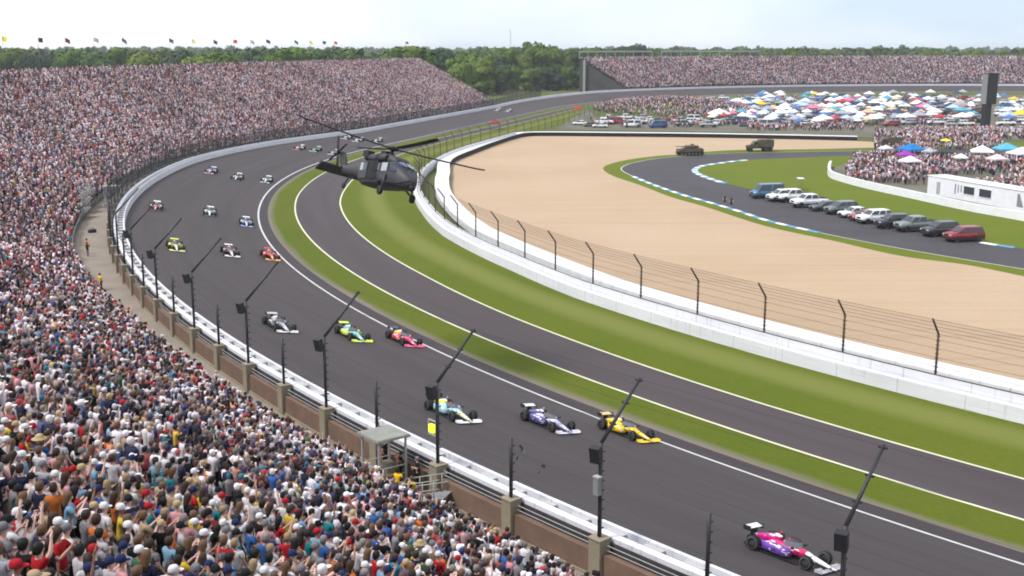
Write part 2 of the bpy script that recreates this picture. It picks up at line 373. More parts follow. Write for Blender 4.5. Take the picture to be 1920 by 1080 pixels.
def sheet(name, pts, z, mat):
    me = bpy.data.meshes.new(name); bm = bmesh.new()
    f = bm.faces.new([bm.verts.new((p[0], p[1], z)) for p in pts]); bm.normal_update()
    if f.normal.z < 0: f.normal_flip()
    bmesh.ops.triangulate(bm, faces=[f]); bm.to_mesh(me); bm.free(); return add(name, me, mat)
def smooth_line(pts, n=8):
    P_ = [Vector((p[0], p[1], p[2] if len(p) > 2 else 0)) for p in pts]; out = []
    for i in range(len(P_) - 1):
        a, b, c, d = P_[max(i - 1, 0)], P_[i], P_[i + 1], P_[min(i + 2, len(P_) - 1)]
        l = (c - b).length; m0 = (c - a) * (l / max(1e-6, ((b - a).length + l))); m1 = (d - b) * (l / max(1e-6, ((d - c).length + l)))
        for k in range(n):
            t = k / n; out.append(b * (2*t**3 - 3*t*t + 1) + m0 * (t**3 - 2*t*t + t) + c * (-2*t**3 + 3*t*t) + m1 * (t**3 - t*t))
    out.append(P_[-1]); return out
def px_line(L, z=0, n=8): return smooth_line([ground(x, y, z) for x, y in L], n)
def resample(pts, step):
    out = [pts[0]]; acc = 0
    for a, b in zip(pts[:-1], pts[1:]):
        l = (b - a).length
        while acc + l >= step:
            t = (step - acc) / l; a = a + (b - a) * t; l = (b - a).length; out.append(a); acc = 0
        acc += l
    return out

# tyre barrier centre line: follows the inner wall, then turns along the far side of the gravel
bar_near = [P(s, dIW(s) - 5.2) for s in range(150, 372, 8)]
bar_far = [ground(x, y, 1.2) for x, y in ((838, 297), (885, 277), (930, 261), (968, 250), (990, 247.5), (1040, 247), (1150, 248), (1300, 249.5), (1450, 252), (1612, 255.5))]
BAR = resample(smooth_line([Vector((p.x, p.y, 0)) for p in bar_near + bar_far], 6), 2.4)
gr_out = [(p.x, p.y) for p in BAR[::2]]
e = ground(1665, 268); gr_out += [(e.x, e.y), (330, 320), (330, 60), (80, 20)]
struct(sheet('gravel_trap', gr_out, .004, M['gravel']))
LG = [(2300, 265), (1900, 268), (1660, 276), (1500, 280), (1390, 281), (1330, 284), (1265, 290), (1235, 292), (1175, 300), (1140, 309), (1131, 317), (1150, 330), (1200, 347), (1260, 370), (1320, 387), (1440, 425), (1565, 452), (1690, 480), (1815, 497), (1920, 518), (2300, 590)]
LR = [(2300, 270), (1900, 275), (1660, 282), (1500, 285), (1390, 287), (1330, 289), (1260, 294.5), (1230, 297.5), (1185, 306), (1166, 314), (1168, 321), (1192, 333), (1235, 350), (1285, 367), (1335, 381), (1385, 396), (1440, 414), (1540, 437), (1640, 457), (1740, 475), (1920, 505), (2300, 570)]
LI = [(2300, 285), (1900, 288), (1660, 291), (1540, 294), (1490, 296), (1420, 299), (1380, 302), (1350, 306), (1317, 311), (1304, 317), (1303, 321.5), (1315, 329), (1350, 341), (1410, 356), (1500, 377), (1600, 400), (1700, 423), (1840, 455), (1920, 467), (2300, 530)]
lgl, lrl, lil = px_line(LG), px_line(LR), px_line(LI)
struct(sheet('road_verge', lgl, .010, M['grassC']))
struct(sheet('circuit_road', lrl, .016, M['road']))
struct(sheet('infield_lawn', lil, .022, M['grassC']))
def ribbon(name, line, w, z, mat, i0=0, i1=None):
    L_ = line[i0:i1]; mb = MB(); rows = []
    for i, p in enumerate(L_):
        t = (L_[min(i + 1, len(L_) - 1)] - L_[max(i - 1, 0)]).normalized(); n = Vector((-t.y, t.x, 0))
        rows.append([p + n * w / 2 + Vector((0, 0, z)), p - n * w / 2 + Vector((0, 0, z))])
    return mb.quadgrid(rows, False, True).build(name, mat)
struct(ribbon('road_edge_line', lrl, .22, .024, M['line']))
# kerbs: alternating blue and white blocks
M['kerbblue'] = pmat('kerb_blue_paint', (.09, .27, .42, 1), .6, .15, 1)
def kerb(name, line, a, b, w, seg):
    pts = resample([p for p in line if a(p)], seg); rt = struct(empty(name, pts[0]))
    for i in range(len(pts) - 1):
        p, q = pts[i], pts[i + 1]; c = (p + q) / 2 - pts[0]; d = q - p; rz = math.atan2(d.y, d.x); l = d.length / 2 - .01
        mb = MB(); prof = [(-w / 2, 0), (w / 2, 0), (w / 2 - .08, .05), (0, .075), (-w / 2 + .08, .05)]
        rows = [[(x * 1.0, y, z) for y, z in prof] for x in (-l, l)]
        mb.quadgrid(rows, True, False, True).build('kerb_block', M['white'] if i % 2 == 0 else M['kerbblue'], rt, loc=c + Vector((0, 0, .02)), rot=(0, 0, rz))
    return rt
def inpx(x0, x1, y0, y1):
    def f(p):
        q = proj(p); return x0 <= q[0] <= x1 and y0 <= q[1] <= y1
    return f
kerb('kerb', lrl, inpx(1185, 1545, 325, 445), 1, .9, 2.5)
kerb('kerb', lil, inpx(1290, 1400, 298, 345), 1, 1.3, 2.2)
kerb('kerb', lil, inpx(1835, 1960, 445, 480), 1, 1.0, 2.5)

# ============================================================ outer wall, barrier, walkway
def sweep(mb, ss, prof, zf, d0f=None, close=True):
    """sweep a (d, z) profile along the track line"""
    rows = []
    for s in ss:
        p, n = path_np(np.array([s])); p, n = p[0], n[0]; dd = d0f(s) if d0f else 0; z0 = zf(s)
        rows.append([(p[0] + n[0] * (dd + d), p[1] + n[1] * (dd + d), z0 + z) for d, z in prof])
    return mb.quadgrid(rows, close, False, close)
def uv_sd(o, zscale=1):
    me = o.data; ul = me.uv_layers.new(name='UVMap'); V = np.zeros(len(me.vertices) * 3); me.vertices.foreach_get('co', V); V = V.reshape(-1, 3)
    S = np.array([sd(v)[0] for v in V]); li = np.zeros(len(me.loops), int); me.loops.foreach_get('vertex_index', li)
    ul.data.foreach_set('uv', np.c_[S, V[:, 2]][li].astype(np.float32).ravel())
ow = empty('outer_wall', P(200, 19, 3)); tag(ow, 'long white outer track wall with steel impact barrier curving round the banked turn', 'wall')
def world_child(o, par):
    o.parent = par; o.matrix_parent_inverse = Matrix.Translation(-par.location) if par.rotation_euler.z == 0 else par.matrix_world.inverted()
    return o
far_s = np.arange(70, 1130, 3.0)
rz_ = lambda s: float(rise(s))
o = sweep(MB(), far_s, [(18.45, -.3), (18.45, 1.02), (18.66, 1.02), (18.66, -.3)], rz_).build('impact_barrier', M['wallwhite']); uv_sd(o); world_child(o, ow)
o = sweep(MB(), far_s, [(19.32, -.6), (19.32, 1.08), (19.78, 1.08), (19.78, -.6)], rz_).build('concrete_wall', M['wallwhite']); uv_sd(o); world_child(o, ow)
M['backshade'] = pmat('wall_back_shade', (.05, .045, .05, 1), .8, .3, 1.0, detail=7)
world_child(sweep(MB(), np.arange(150, 420, 3.0), [(19.79, -.25), (19.79, .86), (19.86, .86), (19.86, -.25)], rz_).build('painted_back_shade', M['backshade']), ow)  # added dark strip: shade of the wall's back face put into the colour
M['foam'] = pmat('barrier_foam', (.46, .45, .45, 1), .9, .16, .5, detail=8)
mfoam = MB().box((0, 0, .42), (.55, .3, .42)).mesh('foam_block'); mfoam.materials.append(M['foam'])
for s in np.arange(165, 330, 2.2):
    q = P(s, 18.99, rz_(s) + .05); world_child(add('foam_block', mfoam, None, None, loc=q, rot=(0, 0, math.atan2(T(s).y, T(s).x))), ow)
struct(sweep(MB(), far_s, [(18.5, -.5), (18.5, .0), (20.2, -.05), (20.2, -.5)], rz_).build('wall_footing', M['tan']))
WZ = lambda s: float(rise(s)) - .85           # walkway level
struct(sweep(MB(), np.arange(100, 700, 3.0), [(20.3, -1.2), (20.3, 0), (25.0, 0), (25.0, -1.2)], WZ).build('walkway', M['concrete']))
bw = empty('retaining_wall', P(200, 20.3, 2)); tag(bw, 'brown painted retaining wall between the walkway and the track fence', 'wall')
near_s = np.arange(150, 420, 2.8)
world_child(sweep(MB(), near_s, [(20.05, -.5), (20.05, 1.28), (20.42, 1.28), (20.42, -.5)], WZ).build('wall_panel', M['brown']), bw)
world_child(sweep(MB(), near_s, [(20.42, .0), (20.42, .14), (20.5, .14), (20.5, .0)], WZ).build('plinth', M['tan']), bw)
for dz in (1.48, 1.72):
    world_child(MB().tube([P(s, 20.22, WZ(s) + dz) for s in near_s], .022, 5).build('rail', M['galv']), bw)
mpil = MB().box((0, 0, 1.0), (.34, .36, 1.0)).box((0, 0, 2.035), (.38, .40, .035)).mesh('pillar'); mpil.materials.append(M['tan'])
POST_S = [207.5 + 5.75 * k for k in range(-8, 40)]
for s in POST_S:
    world_child(add('pillar', mpil, None, None, loc=P(s, 20.28, WZ(s) - .05), rot=(0, 0, math.atan2(N(s).y, N(s).x))), bw)

# ---- catch fence on the outside
def mesh_mat(name, a, col):
    m = pmat(name, col, .6, .15, 4); m.node_tree.nodes['Principled BSDF'].inputs['Alpha'].default_value = a; return m
M['mesh_near'] = mesh_mat('wire_mesh_fine', .035, (.03, .028, .03, 1))
M['mesh_far'] = mesh_mat('wire_mesh_dense', .6, (.028, .03, .03, 1))
of = empty('catch_fence', P(200, 20.1, 3.6)); tag(of, 'tall dark steel catch fence with inward leaning arms along the outer wall', 'fence')
PH = 4.5; ARM = 3.6
m_tall = MB().tube([(0, 0, 0), (0, 0, PH)], .10, 8).mesh('post'); m_tall.materials.append(M['post'])
m_short = MB().tube([(0, 0, 0), (0, 0, 3.1)], .095, 8).mesh('post'); m_short.materials.append(M['post'])
mb = MB().tube([(0, 0, 0), (-ARM * .70, 0, ARM * .71)], [.095, .075], 6)
for t in (.3, .62, .97): mb.box((-ARM * .70 * t, 0, ARM * .71 * t), (.06, .17, .04))
m_arm = mb.mesh('arm'); m_arm.materials.append(M['post'])
mb = MB()
for i in range(9): mb.box((-.13, .0, .35 + i * .46), (.12, .035, .028))
m_brk = mb.mesh('bracket'); m_brk.materials.append(M['post'])
mb = MB()
for i in range(6): mb.box((-.13, 0, .35 + i * .46), (.12, .035, .028))
m_brk2 = mb.mesh('bracket'); m_brk2.materials.append(M['post'])
TALL = []
for i, s in enumerate(POST_S):
    tall = (i % 2 == 0); z = WZ(s) + 2.06; rz = math.atan2(N(s).y, N(s).x)
    po = world_child(add('post', m_tall if tall else m_short, None, None, loc=P(s, 20.28, z), rot=(0, 0, rz)), of)
    if tall:
        TALL.append((s, z, rz)); add('arm', m_arm, None, po, loc=(0, 0, PH - .05))
    stuff(add('bracket', m_brk if tall else m_brk2, None, po))
FS = np.arange(150, 690, 2.8)
for k in range(7):      # horizontal cables
    zz = .3 + k * .66
    world_child(MB().tube([P(s, 20.0, WZ(s) + 2.06 + zz) for s in FS], .006, 4, False).build('cable', M['post']), of)
for k, t in enumerate((.3, .62, .97)):
    world_child(MB().tube([P(s, 20.28 - ARM * .70 * t, WZ(s) + 2.06 + PH + ARM * .71 * t) for s in FS], .007, 4, False).build('cable', M['post']), of)
world_child(sweep(MB(), np.arange(150, 292, 2.8), [(20.0, -.6), (20.0, PH)], lambda s: WZ(s) + 1.75, close=False).build('wire_mesh', M['mesh_near']), of)
world_child(sweep(MB(), np.arange(292, 690, 2.8), [(20.0, -1.2), (20.0, PH * .62)], lambda s: WZ(s) + 1.75, close=False).build('wire_mesh', M['mesh_far']), of)
# far posts of the same fence
for s in np.arange(POST_S[-1] + 5.6, 690, 5.6):
    z = WZ(s) + .8
    po = world_child(add('post', m_tall, None, None, loc=P(s, 20.1, z), rot=(0, 0, math.atan2(N(s).y, N(s).x))), of)
    add('arm', m_arm, None, po, loc=(0, 0, PH - .05))

# ============================================================ inner wall with fence, tyre barrier
iw = empty('inner_wall', P(200, -22.5, 0)); tag(iw, 'thick stepped white wall curving between the mown grass and the gravel', 'wall')
in_s = np.arange(120, 640, 3.0); wall_s = np.arange(120, 486, 3.0)
o = sweep(MB(), wall_s, [(0, -.1), (0, 1.12), (-.62, 1.12), (-.62, -.1)], k_(0), dIW).build('front_barrier', M['wallwhite']); uv_sd(o); world_child(o, iw)
o = sweep(MB(), wall_s, [(-.75, -.1), (-.75, 1.78), (-1.22, 1.78), (-1.22, -.1)], k_(0), dIW).build('rear_wall', M['wallwhite']); uv_sd(o); world_child(o, iw)
inf = empty('inner_fence', P(200, -23.4, 1.8)); tag(inf, 'brown steel debris fence with angled arms on the inner white wall', 'fence')
mb = MB().tube([(0, 0, 0), (0, 0, 3.25)], .085, 7)
for i in range(9): mb.box((.0, 0, .3 + i * .34), (.05, .16, .018))
m_ip = mb.mesh('post'); m_ip.materials.append(M['rust'])
mb = MB().tube([(0, 0, 0), (.98, 0, 1.32)], .08, 7)
m_ia = mb.mesh('arm'); m_ia.materials.append(M['rust'])
for k in range(-6, 46):
    s = 192.5 + 9.1 * k
    po = world_child(add('post', m_ip, None, None, loc=P(s, dIW(s) - 1.0, 1.76 if s < 486 else 0), rot=(0, 0, math.atan2(N(s).y, N(s).x))), inf)
    add('arm', m_ia, None, po, loc=(0, 0, 3.2))
for dz in (.06, .7, 1.4, 2.1, 2.75, 3.2):
    world_child(MB().tube([P(s, dIW(s) - .92, 1.76 + dz) for s in in_s], .05 if dz < .1 else .013, 5, False).build('base_rail' if dz < .1 else 'cable', M['rust']), inf)
for t in (.25, .5, .75, .98):
    world_child(MB().tube([P(s, dIW(s) - 1.0 + .98 * t, 1.76 + 3.2 + 1.32 * t) for s in in_s], .013, 4, False).build('cable', M['rust']), inf)
M['mesh_in'] = mesh_mat('wire_mesh_brown', .13, (.10, .07, .05, 1))
world_child(sweep(MB(), in_s, [(-1.0, .05), (-1.0, 3.2), (-.02, 4.5)], lambda s: 1.76, dIW, False).build('wire_mesh', M['mesh_in']), inf)

tb = empty('tyre_barrier', BAR[40]); tag(tb, 'white topped tyre barrier with dark face around the tan gravel', 'barrier')
for i in range(len(BAR) - 1):
    p, q = BAR[i], BAR[i + 1]; d = q - p; rz = math.atan2(d.y, d.x); n = Vector((-d.y, d.x, 0)).normalized()
    c = (p + q) / 2; L_ = d.length / 2 - .02; jit = random.uniform(-.06, .06)
    o = MB().box((0, 0, .55), (L_, 1.25, .55)).build('tyre_pack', M['tyre'], None, loc=c, rot=(0, 0, rz + jit * .15)); world_child(o, tb)
    o2 = MB().box((0, 0, 1.16), (L_ + .01, 1.32, .055)).box((0, 1.31, .72), (L_ + .01, .03, .42)).build('white_cover', M['white'], None, loc=c, rot=(0, 0, rz + jit * .15)); world_child(o2, tb)

# white wall on the right, beside the lawn
WW = px_line([(1557, 313), (1554, 322), (1556, 331), (1567, 337), (1620, 352), (1710, 372), (1815, 395), (1902, 411), (1960, 422), (2200, 465)], 0, 6)
mb = MB(); rows = []
for i, p in enumerate(WW):
    t = (WW[min(i + 1, len(WW) - 1)] - WW[max(i - 1, 0)]).normalized(); n = Vector((-t.y, t.x, 0))
    rows.append([p - n * .28, p - n * .26 + Vector((0, 0, 1.35)), p + n * .26 + Vector((0, 0, 1.35)), p + n * .28])
o = mb.quadgrid([[q - WW[0] for q in r] for r in rows], True, False, True).build('concrete_wall', M['white'], None, loc=WW[0])
tag(o, 'low white wall bending round the corner of the lawn on the right', 'wall')
# ============================================================ grandstand
NROW, RP = 42, .85
FRONT = lambda s: float(np.interp(s, [0, 235, 275, 2000], [23.7, 23.7, 25.1, 25.3]))
ROW_D = lambda k, s: FRONT(s) + RP * k * (60.2 - FRONT(s)) / 34.85
ROW_Z = lambda s, k: WZ(s) + .55 + (19.2 - WZ(s)) * (k / (NROW - 1)) ** .93
M['step'] = pmat('stand_concrete', (.17, .165, .16, 1), .9, .2, .6, detail=8)
gs = empty('grandstand', P(250, 25, 2)); tag(gs, 'huge packed grandstand sweeping round the outside of the turn', 'grandstand')
ST0, ST1 = 118, 648
ss_ = np.arange(ST0, ST1 + 1, 4.0)
rows = []
for s in ss_:
    p, n = path_np(np.array([s])); p, n = p[0], n[0]; r = []
    r.append((FRONT(s) - .48, WZ(s) - 1.5))
    for k in range(NROW):
        z = ROW_Z(s, k); r += [(ROW_D(k, s) - RP / 2, z), (ROW_D(k, s) + RP / 2 - .005, z)]
    e_ = ROW_D(NROW - 1, s); r += [(e_ + RP / 2 + .05, ROW_Z(s, NROW - 1) + 1.0), (e_ + RP / 2 + .2, ROW_Z(s, NROW - 1) + 1.0), (e_ + RP / 2 + .2, -.5)]
    rows.append([(p[0] + n[0] * d, p[1] + n[1] * d, z) for d, z in r])
world_child(MB().quadgrid(rows, True, False, True).build('terrace', M['step']), gs)
for k in range(0, NROW):
    world_child(sweep(MB(), ss_, [(.12, .38), (.12, .43), (.40, .43), (.40, .38)], lambda s: ROW_Z(s, k), lambda s: ROW_D(k, s)).build('bench', M['alu']), gs)
world_child(MB().tube([P(s, FRONT(s) - .5, WZ(s) + 1.05) for s in ss_], .03, 5).build('rail', M['galv']), gs)
mpost = MB().tube([(0, 0, 0), (0, 0, 1.05)], .025, 5).mesh('rail_post'); mpost.materials.append(M['galv'])
for s in np.arange(180, 420, 2.4): world_child(add('rail_post', mpost, None, None, loc=P(s, FRONT(s) - .5, WZ(s))), gs)

# ============================================================ crowd: simplified figures joined in one mass
def tmpl(pose, q):
    """low figure; returns verts, tris, part ids (0 skin, 1 shirt, 2 trousers, 3 hair or hat)"""
    V = []; F = []; ID = []
    def rings(rs, n, pid, cap=True):
        b = len(V)
        for (c, rx, ry) in rs:
            for k in range(n):
                a = 2 * math.pi * (k + .5) / n; V.append((c[0] + rx * math.cos(a), c[1] + ry * math.sin(a), c[2])); ID.append(pid)
        for i in range(len(rs) - 1):
            for k in range(n):
                k2 = (k + 1) % n; x, y, z, w = b + i*n + k, b + i*n + k2, b + (i+1)*n + k2, b + (i+1)*n + k
                F.append((x, y, z)); F.append((x, z, w))
        if cap:
            e = b + (len(rs) - 1) * n
            for k in range(1, n - 1): F.append((e, e + k, e + k + 1))
    def limb(a, c, r0, r1, n, pid):
        a, c = Vector(a), Vector(c); t = (c - a).normalized(); u = t.cross(Vector((.3, .2, .9))).normalized(); w = t.cross(u); b = len(V)
        for pt, r in ((a, r0), (c, r1)):
            for k in range(n):
                an = 2 * math.pi * k / n; v = pt + (u * math.cos(an) + w * math.sin(an)) * r; V.append(tuple(v)); ID.append(pid)
        for k in range(n):
            k2 = (k + 1) % n; F.append((b + k, b + k2, b + n + k2)); F.append((b + k, b + n + k2, b + n + k))
        for k in range(1, n - 1): F.append((b + n, b + n + k, b + n + k + 1))
    n = {0: 9, 1: 6, 2: 4}[q]; na = {0: 6, 1: 4, 2: 3}[q]
    if q < 2:
        for sx in (-1, 1): limb((sx * .09, 0, .95), (sx * .1, .0, .02), .095, .06, na, 2)
    else: rings([((0, 0, .1), .15, .09), ((0, 0, .95), .17, .11)], 4, 2, False)
    if q == 2: rings([((0, 0, .9), .18, .12), ((0, 0, 1.3), .23, .13), ((0, 0, 1.48), .12, .08)], 4, 1)
    else: rings([((0, 0, .86), .165, .12), ((0, 0, 1.08), .16, .115), ((0, 0, 1.32), .205, .125), ((0, 0, 1.43), .19, .10), ((0, 0, 1.49), .07, .06)], n, 1)
    # head and hair
    if q == 2:
        rings([((0, .02, 1.5), .05, .06), ((0, .02, 1.6), .085, .1)], 4, 0); rings([((0, 0, 1.58), .095, .115), ((0, -.01, 1.72), .075, .09), ((0, -.01, 1.76), .02, .03)], 4, 3)
    else:
        rings([((0, 0, 1.46), .05, .05), ((0, .015, 1.52), .058, .065), ((0, .02, 1.57), .075, .092), ((0, .015, 1.65), .08, .1)], n, 0)
        rings([((0, -.025, 1.57), .078, .075), ((0, -.012, 1.64), .089, .105), ((0, -.01, 1.70), .086, .1), ((0, -.01, 1.745), .06, .07), ((0, -.01, 1.765), .02, .02)], n, 3)
        if pose.endswith('cap'): rings([((0, .1, 1.655), .075, .12), ((0, .1, 1.67), .07, .11)], n, 3)
    arms = {'down': ((( .24, .0, 1.14), (.25, .10, .92)), ((-.24, 0, 1.14), (-.25, .10, .92))),
            'fold': (((.25, .02, 1.16), (.04, .2, 1.14)), ((-.25, .02, 1.16), (-.04, .2, 1.17))),
            'phone': (((.25, .14, 1.18), (.09, .32, 1.40)), ((-.25, .14, 1.18), (-.09, .32, 1.40))),
            'one': (((.30, .08, 1.55), (.26, .16, 1.86)), ((-.24, 0, 1.14), (-.22, .14, .95))),
            'both': (((.31, .05, 1.58), (.30, .12, 1.90)), ((-.31, .05, 1.58), (-.28, .14, 1.88)))}[pose.split('_')[0]]
    for sx, (el, ha) in zip((1, -1), arms):
        sh = (sx * .185, 0, 1.41)
        limb(sh, el, .06, .048, na, 1); limb(el, ha, .043, .04, na, 0)
    return np.array(V, np.float32), np.array(F, np.int32), np.array(ID)
TM = {(p, q): tmpl(p, q) for q in (0, 1, 2) for p in ('down', 'fold', 'phone', 'one', 'both', 'down_cap', 'fold_cap', 'phone_cap', 'one_cap')}
PN = ['down', 'fold', 'phone', 'one', 'both', 'down_cap', 'fold_cap', 'phone_cap', 'one_cap']
PW = np.array([.28, .20, .07, .022, .014, .21, .15, .04, .014])

def pal(*items):
    c = np.array([lin(*i[:3])[:3] for i in items]); w = np.array([i[3] for i in items], float); return c, w / w.sum()
SHIRT = pal((238,234,238,30), (204,198,204,14), (150,146,154,10), (30,30,36,12), (38,44,74,10), (200,30,40,8), (120,26,40,3), (40,96,170,6), (120,170,210,5), (30,140,150,3), (226,150,160,6), (190,160,130,5), (226,120,40,2), (60,110,70,3), (228,190,50,2), (96,84,120,5), (150,120,120,5))
SKIN = pal((218,178,164,5), (204,160,146,6), (186,140,126,5), (150,100,80,2), (104,68,54,1), (228,186,166,3))
HAIR = pal((58,42,34,5), (34,28,28,4), (110,78,54,4), (160,128,96,1), (120,112,108,1))
HAT = pal((236,234,236,8), (40,40,46,5), (190,30,40,3), (40,52,96,4), (200,172,122,3), (120,118,120,2), (30,120,150,1))
PANT = pal((60,72,104,5), (120,110,96,4), (30,30,36,4), (150,140,124,2), (190,186,180,1))

def mass(name, pos, yaw, dist, label, seed=1, near=45, mid=105, scale=1.0):
    rng = np.random.default_rng(seed); n = len(pos); AV, AF, AC = [], [], []; nv = 0
    pose = rng.choice(len(PN), n, p=PW); lod = np.where(dist < near, 0, np.where(dist < mid, 1, 2))
    sc = rng.normal(1, .05, n) * scale; lat = rng.normal(1.05, .09, n)
    def pick(pl, m):
        c = pl[0][rng.choice(len(pl[1]), m, p=pl[1])] * tint[cur] * rng.uniform(.72, 1.14, (m, 1)); g = c.mean(1, keepdims=True)
        return g + (c - g) * rng.uniform(.45, .95, (m, 1))
    far = np.clip((dist - 40) / 70, 0, 1)[:, None]; blot = (np.sin(pos[:, 0] * .23 + pos[:, 2] * .9) + np.sin(pos[:, 1] * .17 + 1.3) + np.sin(pos[:, 0] * .071 - pos[:, 1] * .093 + pos[:, 2] * .5) + np.sin(pos[:, 1] * .41 + pos[:, 0] * .35))[:, None] * .055
    tint = (np.array([.88, .83, .85]) * (1 - far) + np.array([1.0, .81, .86]) * far) * (1 + blot)
    for q in (0, 1, 2):
        for pi, pn in enumerate(PN):
            idx = np.where((pose == pi) & (lod == q))[0]; m = len(idx); cur = idx
            if not m: continue
            tv, tf, ti = TM[(pn, q)]; c, s = np.cos(yaw[idx]), np.sin(yaw[idx])
            x, y, z = tv[None, :, 0] * (sc * lat)[idx, None], tv[None, :, 1] * (sc * lat)[idx, None], tv[None, :, 2] * sc[idx, None]
            V = np.stack([x * c[:, None] - y * s[:, None], x * s[:, None] + y * c[:, None], z], -1) + pos[idx][:, None, :]
            shirt = pick(SHIRT, m); capm = pn.endswith('cap'); slv = rng.random(m) < .18; skin = pick(SKIN, m)
            hair = pick(HAT if (capm or q == 2) else HAIR, m)
            if q == 2: k = rng.random(m) < .55; hair[k] = pick(HAIR, m)[k]
            cols = np.stack([skin, shirt, pick(PANT, m), hair], 1)          # m,4,3
            C = cols[:, ti, :]
            F = tf[None] + (np.arange(m) * len(tv))[:, None, None] + nv
            AV.append(V.reshape(-1, 3)); AF.append(F.reshape(-1, 3)); AC.append(C.reshape(-1, 3)); nv += m * len(tv)
    V = np.concatenate(AV).astype(np.float32); F = np.concatenate(AF).astype(np.int32); C = np.concatenate(AC)
    me = bpy.data.meshes.new(name); me.vertices.add(len(V)); me.vertices.foreach_set('co', V.ravel())
    me.loops.add(F.size); me.loops.foreach_set('vertex_index', F.ravel()); me.polygons.add(len(F))
    me.polygons.foreach_set('loop_start', np.arange(len(F), dtype=np.int32) * 3)
    try: me.polygons.foreach_set('loop_total', np.full(len(F), 3, np.int32))
    except Exception: pass
    me.update(calc_edges=True)
    at = me.attributes.new('tint', 'FLOAT_COLOR', 'POINT'); at.data.foreach_set('color', np.c_[np.clip(C, 0, 1), np.ones(len(C))].astype(np.float32).ravel())
    o = add(name, me, M['crowd']); stuff(o); o['label'] = label; o['category'] = 'crowd'
    print(name, n, 'people', len(F), 'tris'); return o
M['crowd'] = vcol('crowd_cloth_and_skin')

def seats(s0, s1, sp, rows, occ, seed, drow=ROW_D, zrow=ROW_Z, back=.0):
    rng = np.random.default_rng(seed); out = []; yw = []
    for k in rows:
        d = drow(k, 300); step = sp * RT / (RT + d); s = np.arange(s0, s1, step); s = s + rng.normal(0, .09, len(s)); s = s[rng.random(len(s)) < occ]
        aisle = ((s * 1.0) % 14.0) < .9; s = s[~aisle | (rng.random(len(s)) < .45)]
        p, n = path_np(s); d = np.array([drow(k, x) for x in s]); dd = d + rng.uniform(-.26, .24, len(s)) - .05
        z = np.array([zrow(x, k) for x in s]); out.append(np.c_[p + n * dd[:, None], z])
        yw.append(np.arctan2(-n[:, 1], -n[:, 0]) - math.pi / 2 + rng.normal(.15, .42, len(s)))
    return np.concatenate(out), np.concatenate(yw)
def in_view(pos, m=260):
    Z = pos[:, 2] + 1.5 - HC; d = pos[:, 1] * CP - Z * SP; u = pos[:, 1] * SP + Z * CP
    d = np.maximum(d, .01); x = 960 + FPX * pos[:, 0] / d; y = 540 - FPX * u / d
    return (d > 1) & (x > -m) & (x < 1920 + m) & (y < 1080 + m), x, y, np.where(d > 1, np.sqrt((pos ** 2)[:, :2].sum(1) + Z ** 2), 1e9)
pos, yaw = seats(ST0 + 2, ST1 - 1, .50, range(NROW), .95, 3)
ok, sx_, sy_, dist = in_view(pos)
pos, yaw, sx_, sy_, dist = pos[ok], yaw[ok], sx_[ok], sy_[ok], dist[ok]
inside = (sx_ > -5) & (sx_ < 1925) & (sy_ < 1085)
order = np.argsort(np.where(inside, dist, 1e9)); HERO = order[:300]
rest = np.setdiff1d(np.arange(len(pos)), HERO)
mass('spectators', pos[rest], yaw[rest], dist[rest], 'dense mass of spectators filling the grandstand around the turn', 11)

# ============================================================ nearest spectators: one by one
def skin_mesh(name, verts, edges, rad, sub=1):
    me = bpy.data.meshes.new(name); me.from_pydata(verts, edges, []); o = bpy.data.objects.new(name, me); COL.objects.link(o)
    md = o.modifiers.new('skin', 'SKIN'); md.use_smooth_shade = True; md.branch_smoothing = .6
    me.skin_vertices[0].data[0].use_root = True
    for i, r in enumerate(rad): me.skin_vertices[0].data[i].radius = (r, r) if not isinstance(r, tuple) else r
    if sub: o.modifiers.new('sub', 'SUBSURF').levels = sub
    dg = bpy.context.evaluated_depsgraph_get(); dg.update()
    res = bpy.data.meshes.new_from_object(o.evaluated_get(dg)); res.name = name
    bpy.data.objects.remove(o); return res
ARMS = {'down': (((.235, -.01, 1.14), (.25, .10, .92)), ((-.235, -.01, 1.14), (-.25, .10, .92))),
        'fold': (((.25, .02, 1.16), (.03, .2, 1.12)), ((-.25, .02, 1.16), (-.04, .2, 1.18))),
        'phone': (((.24, .14, 1.18), (.08, .32, 1.42)), ((-.24, .14, 1.18), (-.08, .32, 1.42))),
        'one': (((.29, .08, 1.60), (.24, .14, 1.86)), ((-.235, 0, 1.14), (-.22, .14, .95))),
        'both': (((.30, .05, 1.62), (.29, .10, 1.90)), ((-.30, .05, 1.62), (-.27, .12, 1.88)))}
